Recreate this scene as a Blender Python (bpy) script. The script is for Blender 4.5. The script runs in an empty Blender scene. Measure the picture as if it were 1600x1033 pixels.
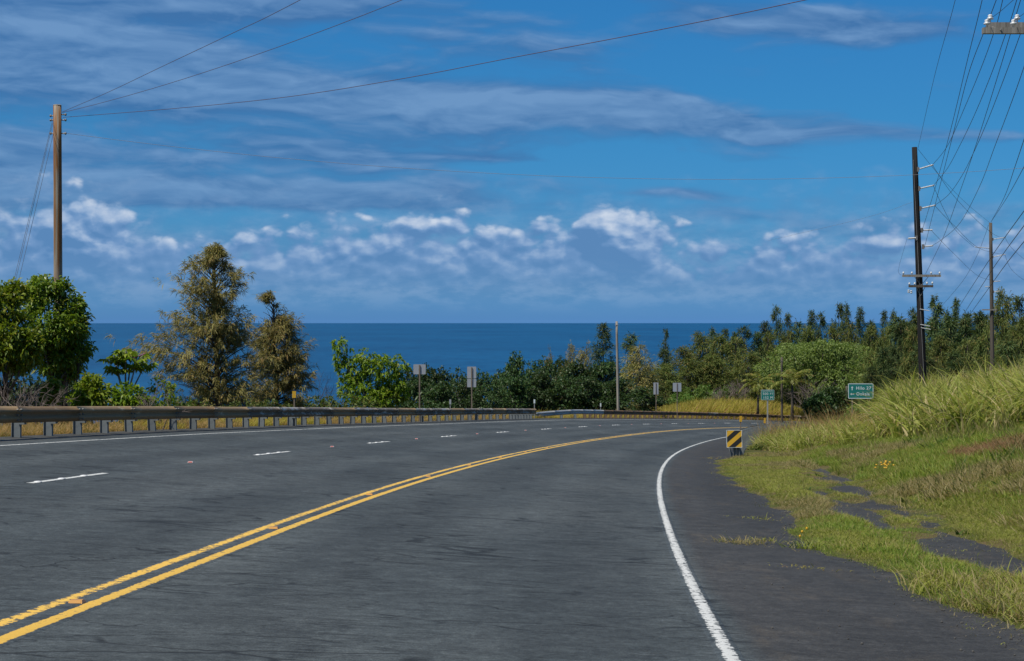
import bpy, bmesh, math, random
import numpy as np
from mathutils import Vector, Matrix

sc = bpy.context.scene
R = math.radians
rng = np.random.default_rng(7)
random.seed(7)
CROWN_K = {'n': 1.0}

# ------------------------------------------------------------------ camera
FPX = 2848.75                                   # focal length in photo pixels (1600 wide)
PITCH = math.atan((516.5 - 505) / FPX) + 155 / 100000.0
cd = bpy.data.cameras.new("camera")
cam = bpy.data.objects.new("camera", cd)
sc.collection.objects.link(cam)
cd.sensor_fit = 'HORIZONTAL'
cd.sensor_width = 36.0
cd.lens = FPX / 1600 * 36.0
cd.clip_start = 0.3
cd.clip_end = 250000
cam.location = (0, 0, 0)
cam.rotation_euler = (R(90) - PITCH, 0, 0)
sc.camera = cam

# ------------------------------------------------------------------ light
SUN_EL, SUN_AZ = 60.0, -126.0                    # azimuth clockwise from +Y (minus: left of the view)
sv = Vector((math.sin(R(SUN_AZ)) * math.cos(R(SUN_EL)), math.cos(R(SUN_AZ)) * math.cos(R(SUN_EL)), math.sin(R(SUN_EL))))
sl = bpy.data.lights.new("sun", 'SUN')
sl.energy = 5.0
sl.angle = R(0.53)
sl.color = (1.0, 0.94, 0.84)
so = bpy.data.objects.new("sun", sl)
sc.collection.objects.link(so)
so.rotation_euler = (-sv).to_track_quat('-Z', 'Y').to_euler()
sc.view_settings.view_transform = 'Standard'
sc.view_settings.look = 'None'
sc.view_settings.exposure = -0.1
sc.view_settings.gamma = 1.0
sc.view_settings.use_curve_mapping = False
sc.cycles.max_bounces = 8
sc.cycles.transparent_max_bounces = 24


# ------------------------------------------------------------------ node helper
class NT:
    def __init__(self, tree):
        self.t = tree
        tree.nodes.clear()

    def n(self, typ, ins=None, **kw):
        nd = self.t.nodes.new(typ)
        for k, v in kw.items():
            setattr(nd, k, v)
        if ins:
            for k, v in ins.items():
                self.set(nd.inputs[k], v)
        return nd

    def set(self, sock, v):
        if isinstance(v, E):
            v = v.s
        if isinstance(v, bpy.types.NodeSocket):
            self.t.links.new(v, sock)
        else:
            if sock.type == 'RGBA' and isinstance(v, (tuple, list)) and len(v) == 3:
                v = (*v, 1)
            sock.default_value = v

    def math(self, op, a, b=0.0, c=None, clamp=False):
        nd = self.n('ShaderNodeMath', operation=op, use_clamp=clamp)
        self.set(nd.inputs[0], a)
        self.set(nd.inputs[1], b)
        if c is not None:
            self.set(nd.inputs[2], c)
        return E(self, nd.outputs[0])

    def e(self, s):
        return E(self, s)

    def smooth(self, x, a, b):                  # smoothstep from a to b
        nd = self.n('ShaderNodeMapRange', interpolation_type='SMOOTHSTEP')
        self.set(nd.inputs['Value'], x)
        self.set(nd.inputs['From Min'], a)
        self.set(nd.inputs['From Max'], b)
        return E(self, nd.outputs['Result'])

    def lin(self, x, a, b, c=0.0, d=1.0):
        nd = self.n('ShaderNodeMapRange')
        for k, v in zip(('Value', 'From Min', 'From Max', 'To Min', 'To Max'), (x, a, b, c, d)):
            self.set(nd.inputs[k], v)
        return E(self, nd.outputs['Result'])

    def mix(self, f, a, b, mode='MIX'):
        nd = self.n('ShaderNodeMix', data_type='RGBA', blend_type=mode)
        self.set(nd.inputs[0], f)
        self.set(nd.inputs[6], a)
        self.set(nd.inputs[7], b)
        return nd.outputs[2]

    def noise(self, vec, scale=5.0, detail=4.0, rough=0.55, dist=0.0, col=False):
        nd = self.n('ShaderNodeTexNoise', ins={'Scale': scale, 'Detail': detail, 'Roughness': rough, 'Distortion': dist})
        if vec is not None:
            self.set(nd.inputs['Vector'], vec)
        return nd.outputs['Color'] if col else E(self, nd.outputs['Fac'])

    def xyz(self, x, y, z=0.0):
        nd = self.n('ShaderNodeCombineXYZ')
        for i, v in enumerate((x, y, z)):
            self.set(nd.inputs[i], v)
        return nd.outputs[0]

    def sep(self, v):
        nd = self.n('ShaderNodeSeparateXYZ')
        self.set(nd.inputs[0], v)
        return [E(self, o) for o in nd.outputs]

    def ramp(self, f, stops, interp='LINEAR'):
        nd = self.n('ShaderNodeValToRGB')
        nd.color_ramp.interpolation = interp
        el = nd.color_ramp.elements
        while len(el) < len(stops):
            el.new(0.5)
        for e_, (p, c) in zip(el, stops):
            e_.position = p
            e_.color = (*c, 1) if len(c) == 3 else c
        self.set(nd.inputs[0], f)
        return nd.outputs[0]


class E:
    def __init__(self, nt, s):
        self.nt, self.s = nt, s

    def __add__(self, o): return self.nt.math('ADD', self, o)
    __radd__ = __add__
    def __mul__(self, o): return self.nt.math('MULTIPLY', self, o)
    __rmul__ = __mul__
    def __sub__(self, o): return self.nt.math('SUBTRACT', self, o)
    def __rsub__(self, o): return self.nt.math('SUBTRACT', o, self)
    def __truediv__(self, o): return self.nt.math('DIVIDE', self, o)
    def __rtruediv__(self, o): return self.nt.math('DIVIDE', o, self)
    def max(self, o): return self.nt.math('MAXIMUM', self, o)
    def min(self, o): return self.nt.math('MINIMUM', self, o)
    def clamp(self): return self.nt.math('ADD', self, 0.0, clamp=True)


# ------------------------------------------------------------------ world: sky with clouds
world = bpy.data.worlds.new("World")
sc.world = world
world.use_nodes = True
W = NT(world.node_tree)
tc = W.n('ShaderNodeTexCoord')
dx, dy, dz = W.sep(tc.outputs['Generated'])
el = W.math('ARCSINE', dz)
az = W.math('ARCTAN2', dx, dy)
ax = az * FPX                                    # photo-sized angular units: right
ey = el * FPX + 4.4                                    # up from the horizon
sky = W.n('ShaderNodeTexSky', sky_type='NISHITA', sun_disc=False, sun_elevation=R(SUN_EL), sun_rotation=R(SUN_AZ),
          altitude=150.0, air_density=1.0, dust_density=0.6, ozone_density=3.0)
SKY_STRENGTH = 0.075
hd = W.math('MAXIMUM', dz, 0.0)
tint = W.ramp(W.math('POWER', hd, 0.5), [(0.0, (0.31, 0.82, 2.12)), (0.10, (0.27, 0.76, 1.85)), (0.16, (0.24, 0.71, 1.55)), (0.22, (0.22, 0.71, 1.38)), (0.33, (0.19, 0.73, 1.26)),
                                         (0.45, (0.19, 0.77, 1.28)), (0.7, (0.45, 0.85, 1.15)), (1.0, (0.7, 0.9, 1.05))])
base = W.mix(1.0, sky.outputs[0], tint, 'MULTIPLY')


def gauss(a0, e0, sa, se, ax_, ey_):
    u = (ax_ - a0) / sa
    v = (ey_ - e0) / se
    return W.math('EXPONENT', (u * u + v * v) * -1.0)


# high streaky cloud sheets that bunch towards the horizon
warp = W.noise(W.xyz(ax * 0.0035, ey * 0.011), 1.0, 3, 0.5, col=True)
wx, wy, wz = W.sep(warp)
sx_ = ax + (wx - 0.5) * 300.0
sy_ = ey + (wy - 0.5) * 50.0 + ax * 0.03
cover = W.lin(ax, -800, 800, 0.155, -0.11)        # more of it to the left
B = [(-560, 400, 210, 30, .18), (-600, 325, 260, 40, .14), (-40, 352, 260, 26, .22), (250, 325, 240, 18, .26), (450, 305, 140, 11, .24),
     (-330, 252, 330, 30, .18), (-480, 190, 330, 24, .18), (-220, 180, 330, 14, .16), (-640, 480, 260, 40, .20), (-300, 470, 220, 30, .14),
     (400, 472, 260, 24, .22), (620, 458, 160, 20, .16), (270, 212, 90, 8, .24), (720, 308, 130, 14, .16), (-30, 262, 110, 11, .16), (-180, 335, 300, 18, .12)]
bl = None
for a0, e0, sa, se, k in B:
    g = gauss(a0, e0, sa, se, sx_, sy_) * k
    bl = g if bl is None else bl + g


def sheet(dy):
    big = W.noise(W.xyz(sx_ * 0.0030, (sy_ + dy) * 0.0150, 3.3), 1.0, 5, 0.50)
    small = W.noise(W.xyz(sx_ * 0.014, (sy_ + dy) * 0.052, 8.1), 1.0, 5, 0.6)
    return big * 0.84 + small * 0.17


sh0, sh1 = sheet(0.0), sheet(11.0)
sden = sh0 + cover + bl
s_alpha = W.smooth(sden, 0.47, 0.72) * W.smooth(ey, 70, 160) * 0.80
# the upper side of each sheet catches the light, its underside is a bluer grey
s_lit = ((sh0 - sh1) * 4.2 + W.smooth(sden, .56, .86) * .55 + 0.12).clamp()
s_col = W.mix(s_lit, (0.060, 0.172, 0.40), (0.190, 0.345, 0.60))


# cumulus bank above the horizon: a height profile with billowing tops
def cumulus(ax_, ey_):
    prof = W.ramp(W.lin(ax_, -900, 900), [(0.0, (.70,) * 3), (.06, (.72,) * 3), (.11, (.86,) * 3), (.16, (.80,) * 3), (.215, (.62,) * 3), (.26, (.66,) * 3), (.30, (.76,) * 3),
                                          (.36, (.74,) * 3), (.41, (.80,) * 3), (.47, (.74,) * 3), (.53, (.64,) * 3), (.60, (.60,) * 3), (.66, (.60,) * 3), (.72, (.66,) * 3), (.77, (.64,) * 3),
                                          (.83, (.67,) * 3), (.90, (.68,) * 3), (1.0, (.64,) * 3)])
    p, _, _ = W.sep(prof)
    wv = W.noise(W.xyz(ax_ * 0.012, ey_ * 0.02, 2.0), 1.0, 3, 0.55, col=True)
    w0, w1, _ = W.sep(wv)
    bx_, by_ = ax_ + (w0 - 0.5) * 46.0, ey_ + (w1 - 0.5) * 30.0

    def vor(sx2, sy2, z):
        nd = W.n('ShaderNodeTexVoronoi', feature='F1', ins={'Scale': 1.0})
        W.set(nd.inputs['Vector'], W.xyz(bx_ * sx2, by_ * sy2, z))
        return W.e(nd.outputs['Distance'])
    n1 = W.noise(W.xyz(ax_ * 0.0075, ey_ * 0.016, 1.7), 1.0, 4, 0.5)
    n2 = W.noise(W.xyz(ax_ * 0.05, ey_ * 0.07, 5.2), 1.0, 4, 0.6)
    d = (p * 212.0 + 4.0 - ey_) / 78.0 + (n1 - 0.5) * 1.75 - (vor(.020, .030, .5) - .40) * 0.95 - (vor(.048, .066, 4.5) - .40) * 0.42 + (n2 - 0.5) * 0.42
    puff = gauss(152, 142, 56, 40, ax_, ey_) * 2.1 + gauss(192, 112, 34, 24, ax_, ey_) * 1.5 + gauss(585, 122, 24, 14, ax_, ey_) * 1.1 \
        + gauss(-655, 140, 70, 36, ax_, ey_) * 1.0 + gauss(-140, 150, 26, 15, ax_, ey_) * .9
    return d + puff


c0 = cumulus(ax, ey) + 0.16
c1 = cumulus(ax + 6.0, ey + 11.0) + 0.16
c_alpha = W.smooth(c0, 0.0, 0.50) * W.smooth(ey, 22, 78)
c_fine = W.noise(W.xyz(ax * 0.010, ey * 0.026, 9.0), 1.0, 5, 0.6)
lit = ((c0 - c1) * 1.0 + 0.08 + W.smooth(c0, 1.4, 0.2) * .16).clamp()
lit = (lit * (c_fine * 1.15 + 0.18) * W.lin(ey, 30, 165, 0.40, 1.35)).clamp()
c_col = W.ramp(lit, [(0.0, (0.110, 0.260, 0.515)), (0.22, (0.165, 0.320, 0.585)), (0.5, (0.32, 0.465, 0.70)), (1.0, (0.62, 0.71, 0.85))])
c_fade = W.smooth(ey, 10, 120)
CS = 1.0 / SKY_STRENGTH
dayl = W.n('ShaderNodeMix', data_type='RGBA', blend_type='MULTIPLY')
mix1 = W.mix(s_alpha, base, W.mix(1.0, s_col, (CS, CS, CS), 'MULTIPLY'))
bank_ = W.smooth(c0, -1.1, .9) * W.smooth(ey, 8, 60) * .72
b_noise = W.noise(W.xyz(ax * .013, ey * .034, 15.0), 1.0, 5, .62)
mix1 = W.mix(bank_, mix1, W.mix(1.0, W.mix(W.smooth(b_noise, .40, .64), (0.112, 0.275, 0.525), (0.235, 0.39, 0.63)), (CS, CS, CS), 'MULTIPLY'))
mix2 = W.mix(c_alpha * (c_fade * 0.92 + 0.08), mix1, W.mix(1.0, c_col, (CS, CS, CS), 'MULTIPLY'))
bg = W.n('ShaderNodeBackground', ins={'Color': mix2, 'Strength': SKY_STRENGTH})
world.cycles.sampling_method = 'MANUAL'
world.cycles.sample_map_resolution = 512
wo = W.n('ShaderNodeOutputWorld')
W.t.links.new(bg.outputs[0], wo.inputs[0])


# ------------------------------------------------------------------ object helpers
def link(o, parent=None):
    sc.collection.objects.link(o)
    if parent is not None:
        o.parent = parent
    return o


def mesh_np(name, v, f, mat=None, parent=None, attrs=None, uv=None, smooth=False):
    """v (n,3); f: list/array of faces, or a list of arrays with different face sizes."""
    me = bpy.data.meshes.new(name)
    v = np.asarray(v, np.float32)
    fs = f if isinstance(f, list) and len(f) and isinstance(f[0], np.ndarray) and f[0].ndim == 2 else [np.asarray(f, np.int32)]
    sizes = np.concatenate([np.full(len(a), a.shape[1]) for a in fs])
    loops = np.concatenate([a.ravel() for a in fs]).astype(np.int32)
    me.vertices.add(len(v))
    me.vertices.foreach_set('co', v.ravel())
    me.loops.add(len(loops))
    me.loops.foreach_set('vertex_index', loops)
    me.polygons.add(len(sizes))
    st = np.zeros(len(sizes), np.int32)
    st[1:] = np.cumsum(sizes)[:-1]
    me.polygons.foreach_set('loop_start', st)
    me.polygons.foreach_set('loop_total', sizes.astype(np.int32))
    if attrs:
        for k, a in attrs.items():
            at = me.attributes.new(k, 'FLOAT', 'POINT')
            at.data.foreach_set('value', np.asarray(a, np.float32).ravel())
    if uv is not None:
        ul = me.uv_layers.new(name='UVMap')
        ul.data.foreach_set('uv', np.asarray(uv, np.float32)[loops].ravel())
    me.update(calc_edges=True)
    me.validate()
    if smooth:
        me.polygons.foreach_set('use_smooth', np.ones(len(sizes), bool))
    o = bpy.data.objects.new(name, me)
    if mat:
        me.materials.append(mat)
    return link(o, parent)


class MB:
    """collects boxes, tubes, strips; build() links them as one mesh object"""
    def __init__(self):
        self.v, self.f = [], []

    def add(self, v, f):
        b = len(self.v)
        self.v += [tuple(x) for x in v]
        self.f += [tuple(i + b for i in q) for q in f]
        return self

    def box(self, c, s, rz=0.0, M=None):
        x, y, z = s[0] / 2, s[1] / 2, s[2] / 2
        cr, sr = math.cos(rz), math.sin(rz)
        vs = []
        for i in (-1, 1):
            for j in (-1, 1):
                for k in (-1, 1):
                    p = (i * x, j * y, k * z)
                    q = (c[0] + p[0] * cr - p[1] * sr, c[1] + p[0] * sr + p[1] * cr, c[2] + p[2])
                    vs.append(M @ Vector(q) if M is not None else q)
        return self.add(vs, [(0, 1, 3, 2), (4, 6, 7, 5), (0, 4, 5, 1), (2, 3, 7, 6), (0, 2, 6, 4), (1, 5, 7, 3)])

    def tube(self, pts, rad, n=6, cap=True):
        pts = [Vector(p) for p in pts]
        if not hasattr(rad, '__len__'):
            rad = [rad] * len(pts)
        vs, fs = [], []
        for i, p in enumerate(pts):
            d = (pts[min(i + 1, len(pts) - 1)] - pts[max(i - 1, 0)])
            d = d.normalized() if d.length > 1e-9 else Vector((0, 0, 1))
            a = d.orthogonal() if abs(d.z) > .95 else d.cross(Vector((0, 0, 1)))
            a.normalize()
            if abs(d.z) > .95:
                a = Vector((1, 0, 0)) - d * d.x
                a.normalize()
            b = d.cross(a)
            for k in range(n):
                t = 2 * math.pi * k / n
                vs.append(p + (a * math.cos(t) + b * math.sin(t)) * rad[i])
        for i in range(len(pts) - 1):
            for k in range(n):
                k2 = (k + 1) % n
                fs.append((i * n + k, i * n + k2, (i + 1) * n + k2, (i + 1) * n + k))
        if cap:
            fs.append(tuple(range(n - 1, -1, -1)))
            fs.append(tuple((len(pts) - 1) * n + k for k in range(n)))
        return self.add(vs, fs)

    def lathe(self, prof, c, n=12, axis=None):
        """prof: (r, h) list along axis (default +Z) from point c"""
        ax_ = Vector(axis).normalized() if axis is not None else Vector((0, 0, 1))
        a = ax_.orthogonal().normalized()
        b = ax_.cross(a)
        c = Vector(c)
        vs, fs = [], []
        for r, h in prof:
            for k in range(n):
                t = 2 * math.pi * k / n
                vs.append(c + ax_ * h + (a * math.cos(t) + b * math.sin(t)) * r)
        for i in range(len(prof) - 1):
            for k in range(n):
                k2 = (k + 1) % n
                fs.append((i * n + k, i * n + k2, (i + 1) * n + k2, (i + 1) * n + k))
        fs.append(tuple(range(n - 1, -1, -1)))
        fs.append(tuple((len(prof) - 1) * n + k for k in range(n)))
        return self.add(vs, fs)

    def build(self, name, mat, parent=None, smooth=False, uv=None):
        me = bpy.data.meshes.new(name)
        me.from_pydata([tuple(x) for x in self.v], [], self.f)
        me.update()
        if smooth:
            me.polygons.foreach_set('use_smooth', np.ones(len(me.polygons), bool))
        o = bpy.data.objects.new(name, me)
        me.materials.append(mat)
        return link(o, parent)


def tag(o, label=None, cat=None, group=None, kind=None):
    for k, v in (('label', label), ('category', cat), ('group', group), ('kind', kind)):
        if v:
            o[k] = v
    return o


def empty(name, loc=(0, 0, 0), rz=0.0, **kw):
    o = bpy.data.objects.new(name, None)
    o.empty_display_size = 0.2
    o.location = loc
    o.rotation_euler = (0, 0, rz)
    link(o)
    return tag(o, **kw)


KIDS = {}


def copy_tree(o, parent=None):
    c = o.copy()
    link(c, parent)
    for ch in o.children:
        copy_tree(ch, c)
    return c


# ------------------------------------------------------------------ materials
def new_mat(name):
    m = bpy.data.materials.new(name)
    m.use_nodes = True
    return m, NT(m.node_tree)


def finish(m, N, col, rough=0.8, bump=None, bstr=0.3, bdist=0.02, metal=0.0, spec=0.5, extra=None):
    p = N.n('ShaderNodeBsdfPrincipled', ins={'Base Color': col, 'Roughness': rough, 'Metallic': metal, 'Specular IOR Level': spec})
    if bump is not None:
        b = N.n('ShaderNodeBump', ins={'Height': bump, 'Strength': bstr, 'Distance': bdist})
        N.t.links.new(b.outputs[0], p.inputs['Normal'])
    out = N.n('ShaderNodeOutputMaterial')
    N.t.links.new((extra(p.outputs[0]) if extra else p.outputs[0]), out.inputs[0])
    return m


def simple_mat(name, col, rough=0.6, metal=0.0, var=0.25, scale=6.0, spec=0.5):
    m, N = new_mat(name)
    tcn = N.n('ShaderNodeTexCoord')
    f = N.noise(tcn.outputs['Object'], scale, 5, 0.6)
    dark = tuple(c * (1 - var) for c in col)
    lite = tuple(min(1, c * (1 + var)) for c in col)
    return finish(m, N, N.mix(f, dark, lite), rough, metal=metal, bump=f, bstr=0.15, spec=spec)


def leaf_mat(name, c_dark, c_lite, c_odd=None, odd=0.0, trans=0.35, rough=0.5, spec=0.4, objvar=0.25):
    """leaf colour varies leaf by leaf (attribute tint) and tree by tree (object random)"""
    m, N = new_mat(name)
    a = N.n('ShaderNodeAttribute', attribute_name='tint')
    t = N.e(a.outputs['Fac'])
    oi = N.n('ShaderNodeObjectInfo')
    col = N.mix(t, c_dark, c_lite)
    if c_odd:
        a2 = N.n('ShaderNodeAttribute', attribute_name='odd')
        col = N.mix(N.math('LESS_THAN', N.e(a2.outputs['Fac']), odd), col, c_odd)
    k = N.lin(N.e(oi.outputs['Random']), 0, 1, 1 - objvar, 1 + objvar)
    hs = N.n('ShaderNodeHueSaturation', ins={'Hue': N.lin(N.e(oi.outputs['Random']), 0, 1, 0.49, 0.51), 'Saturation': 1.0, 'Value': k, 'Color': col})
    col = hs.outputs[0]

    def ex(s):
        tr = N.n('ShaderNodeBsdfTranslucent', ins={'Color': N.mix(1.0, col, (1.15, 1.25, 0.6), 'MULTIPLY')})
        mx = N.n('ShaderNodeMixShader', ins={0: trans})
        N.t.links.new(s, mx.inputs[1])
        N.t.links.new(tr.outputs[0], mx.inputs[2])
        return mx.outputs[0]
    return finish(m, N, col, rough, spec=spec, extra=ex)


def asphalt_nodes(N):
    """returns colour, bump, roughness sockets from UV = (offset across, metres along)"""
    uvn = N.n('ShaderNodeUVMap', uv_map='UVMap')
    u, v, _ = N.sep(uvn.outputs[0])
    big = N.noise(N.xyz(u * 0.5, v * 0.11), 1.0, 4, 0.6)
    trans_ = N.noise(N.xyz(u * 0.55, v * 7.0), 1.0, 5, 0.65)       # fine streaks across the lane
    grain = N.noise(N.xyz(u, v), 95.0, 3, 0.75)
    grain2 = N.noise(N.xyz(u, v), 24.0, 4, 0.75)
    mott2 = N.noise(N.xyz(u, v, 3.0), 7.0, 7, 0.95)
    mott = N.noise(N.xyz(u * 1.6, v * 1.6, 6.0), 2.2, 6, 0.75)
    # worn wheel paths and the dark middle of each lane
    lane = N.math('PINGPONG', u + 3.78, 0.95)
    path = N.smooth(lane + (big - 0.5) * 0.5, 0.15, 0.8)
    val = N.lin(big, 0.3, 0.7, 0.80, 1.16) * N.lin(trans_, 0.25, 0.75, 0.84, 1.13) * N.lin(path, 0, 1, 1.10, 0.88)
    val = val * N.lin(grain, 0.25, 0.75, 0.36, 1.64) * N.lin(grain2, 0.3, 0.7, 0.60, 1.40) * N.lin(mott, 0.3, 0.7, 0.66, 1.34) * N.lin(mott2, 0.35, 0.65, 0.60, 1.40)
    # cracks: mostly across, broken by a mask
    wv = N.noise(N.xyz(u, v), 1.3, 3, 0.6, col=True)
    w0, w1, _ = N.sep(wv)
    vor = N.n('ShaderNodeTexVoronoi', feature='DISTANCE_TO_EDGE', ins={'Scale': 1.0})
    N.set(vor.inputs['Vector'], N.xyz(u * 0.36 + w0 * 0.7, v * 0.85 + w1 * 0.9))
    cm = N.smooth(N.noise(N.xyz(u * 0.6, v * 0.35, 4.0), 1.0, 3, 0.6), 0.47, 0.60)
    crack = N.smooth(N.e(vor.outputs['Distance']), 0.013, 0.003) * cm
    vor2 = N.n('ShaderNodeTexVoronoi', feature='DISTANCE_TO_EDGE', ins={'Scale': 1.0})
    N.set(vor2.inputs['Vector'], N.xyz(u * 1.0 + w1 * 0.8, v * 2.6 + w0 * 0.9, 7.0))
    cm2 = N.smooth(N.noise(N.xyz(u * 0.9, v * 0.5, 14.0), 1.0, 4, 0.6), 0.45, 0.60)
    crack2 = N.smooth(N.e(vor2.outputs['Distance']), 0.055, 0.010) * cm2 * 0.9
    tcr = N.noise(N.xyz(u * 1.5 + w0 * .6, v * 11.0 + w1 * 1.2, 21.0), 1.0, 3, 0.6)
    tcm = N.noise(N.xyz(u * .8, v * 0.45, 31.0), 1.0, 3, 0.6)
    tcr = N.smooth(tcr + (tcm - .5) * .5, .63, .74) * .62
    tcr2 = N.noise(N.xyz(u * 4.0 + w0, v * 17.0 + w1, 25.0), 1.0, 3, 0.6)
    tcr2 = N.smooth(tcr2 + (tcm - .5) * .4, .62, .70) * .60
    shoulder = N.smooth(u + (big - 0.5) * 0.3, 3.66, 3.84)
    crk = (crack * .8).max(crack2).max(tcr).max(tcr2) * (1.0 - shoulder * 0.75)
    col = N.mix(N.smooth(big, 0.35, 0.7), (0.0490, 0.0585, 0.0600), (0.0640, 0.0730, 0.0725))
    dirt = N.smooth(N.noise(N.xyz(u * 2.2, v * 0.5, 9.0), 1.0, 6, 0.7), 0.50, 0.72)
    shc = N.mix(dirt, (0.0410, 0.0405, 0.0385), (0.0620, 0.0540, 0.0430))
    col = N.mix(shoulder, col, shc)
    agg = N.smooth(N.noise(N.xyz(u, v), 42.0, 2, 0.6), .64, .72)
    col = N.mix(agg * .35, col, (0.16, 0.165, 0.16))
    lw = N.smooth(u, -8.0, -8.7)
    col = N.mix(lw * 0.7, col, (0.062, 0.058, 0.052))
    # sealed joint along the middle of the downhill lanes
    joint = N.smooth(N.math('ABSOLUTE', u + 3.95 + (big - 0.5) * 0.05), 0.035, 0.01) * 0.5
    spots = N.smooth(N.noise(N.xyz(u * 3.0, v * 3.0, 2.0), 1.0, 2, 0.5), 0.73, 0.77) * 0.35
    val = val * (1.0 - crk * 0.72) * (1.0 - joint * 0.45) * (1.0 - spots)
    col = N.mix(1.0, col, N.xyz(val, val, val), 'MULTIPLY')
    bump = grain * 0.6 + grain2 * 0.4 - crk * 2.0
    return u, v, col, bump


m_asph, N = new_mat('asphalt')
u, v, col, bmp = asphalt_nodes(N)
finish(m_asph, N, col, 0.82, bump=bmp, bstr=0.35, bdist=0.006, spec=0.35)


def paint_mat(name, c1, c2, hw, wear=0.5, centres=(0.0,), side=0.0):
    """road paint on the asphalt strip; the strip's second UV carries the distance from its middle"""
    m, N = new_mat(name)
    u, v, col, bmp = asphalt_nodes(N)
    a = N.n('ShaderNodeAttribute', attribute_name='across')
    q = N.e(a.outputs['Fac'])
    ed = N.noise(N.xyz(u * 11.0, v * 10.0), 1.0, 4, 0.7)
    d = None
    for c in centres:
        t = N.math('ABSOLUTE', q - c)
        d = t if d is None else d.min(t)
    body = N.smooth(d + (ed - 0.5) * 0.050, hw + 0.004, hw - 0.004)
    w1 = N.noise(N.xyz(u * 17.0, v * 15.0, 3.0), 1.0, 5, 0.68)
    w2 = N.noise(N.xyz(u * 2.0, v * 0.6, 6.0), 1.0, 3, 0.6)
    chips = N.smooth(w1 + (w2 - 0.5) * 0.30 + (d / hw - 0.5) * 0.10 - N.smooth(q, -.01, .02) * side, wear, wear + 0.03)
    mask = body * (1.0 - chips * 0.92)
    pc = N.mix(w2, c1, c2)
    g = N.noise(N.xyz(u, v), 60.0, 3, 0.7)
    gv = N.lin(g, 0.2, 0.8, 0.8, 1.15)
    pc = N.mix(1.0, pc, N.xyz(gv, gv, gv), 'MULTIPLY')
    return finish(m, N, N.mix(mask, col, pc), 0.7, bump=bmp + mask * 0.08, bstr=0.3, bdist=0.006, spec=0.4)


m_white = paint_mat('white_road_paint', (0.48, 0.49, 0.46), (0.70, 0.70, 0.67), 0.039, 0.54)
m_white2 = paint_mat('white_lane_paint', (0.48, 0.49, 0.46), (0.70, 0.70, 0.67), 0.045, 0.57)
m_yellow = paint_mat('yellow_road_paint', (0.70, 0.42, 0.055), (0.76, 0.48, 0.09), 0.043, 0.525, centres=(-0.096, 0.096), side=0.07)

# ------------------------------------------------------------------ road geometry (fitted to the photograph)
SKN = np.array([-60, 0, 15, 30, 45, 60, 80, 100, 125, 150, 180, 220, 235, 300, 420.])
KV = np.array([.0036, .0036, .0018, .00139, .0015, .00223, .00124, .00206, .00142, .00222, .00623, .01027, .0105, .009, .004])
GV = np.array([-.053, -.05325, -.04089, -.04732, -.0488, -.04726, -.04584, -.04666, -.04986, -.05064, -.05711, -.06763, -.066, -.05, -.03])
EV = np.array([.036, .03588, .04598, .05311, .06017, .06254, .06125, .06276, .06306, .06293, .06635, .06403, .064, .05, .03])
DS = 0.5
SS = np.arange(-60, 420 + DS, DS)
_i0 = int(60 / DS)
_k = np.interp(SS, SKN, KV)
_g = np.interp(SS, SKN, GV)


def cumfrom0(a):
    c = np.concatenate([[0], np.cumsum((a[1:] + a[:-1]) / 2 * DS)])
    return c - c[_i0]


TH = 0.01488 + cumfrom0(_k)
CX = -2.781 + cumfrom0(np.sin(TH))
CY = cumfrom0(np.cos(TH))
CZ = -1.0628 + cumfrom0(_g) - .0031 * CY
CEL = np.interp(SS, SKN, EV)
OFF_D, OFF_L, OFF_R, OFF_RAIL = -3.789, -7.628, 3.61, -8.583


def rp(s, off, dz=0.0):
    """point on the banked road surface: s metres along, off metres right of the yellow line"""
    s = np.asarray(s, float)
    off = np.asarray(off, float)
    th = np.interp(s, SS, TH)
    x = np.interp(s, SS, CX) + off * np.cos(th)
    y = np.interp(s, SS, CY) - off * np.sin(th)
    z = np.interp(s, SS, CZ) - np.clip(off, -9.2, 5.2) * np.interp(s, SS, CEL) + dz
    return np.stack(np.broadcast_arrays(x, y, z), -1)


def heading(s):
    return float(np.interp(s, SS, TH))


def so_of(x, y):
    """nearest (s, off) for world x, y arrays"""
    x = np.atleast_1d(np.asarray(x, float))
    y = np.atleast_1d(np.asarray(y, float))
    ii = np.arange(0, len(SS), 2)
    s = np.empty(len(x))
    o = np.empty(len(x))
    for a in range(0, len(x), 4000):
        X, Y = x[a:a + 4000, None], y[a:a + 4000, None]
        d2 = (X - CX[ii]) ** 2 + (Y - CY[ii]) ** 2
        j = ii[d2.argmin(1)]
        ex, ey_ = x[a:a + 4000] - CX[j], y[a:a + 4000] - CY[j]
        t = ex * np.sin(TH[j]) + ey_ * np.cos(TH[j])
        s[a:a + 4000] = SS[j] + np.clip(t, -1, 1)
        o[a:a + 4000] = ex * np.cos(TH[j]) - ey_ * np.sin(TH[j])
    return s, o


def vnoise(x, y, seed=0):
    """smooth value noise in numpy, about -1..1"""
    x = np.asarray(x, float)
    y = np.asarray(y, float)
    xi, yi = np.floor(x).astype(np.int64), np.floor(y).astype(np.int64)
    fx, fy = x - xi, y - yi
    fx, fy = fx * fx * (3 - 2 * fx), fy * fy * (3 - 2 * fy)

    def h(a, b):
        n = (a * 374761393 + b * 668265263 + seed * 982451653) & 0x7fffffff
        n = ((n ^ (n >> 13)) * 1274126177) & 0x7fffffff
        return ((n ^ (n >> 16)) & 0xffff) / 32767.5 - 1
    return (h(xi, yi) * (1 - fx) + h(xi + 1, yi) * fx) * (1 - fy) + (h(xi, yi + 1) * (1 - fx) + h(xi + 1, yi + 1) * fx) * fy


def fbm(x, y, o=4, seed=0):
    r, a, t = 0, 1.0, 0
    for i in range(o):
        r = r + a * vnoise(x * 2 ** i, y * 2 ** i, seed + i)
        t += a
        a *= .5
    return r / t


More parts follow.
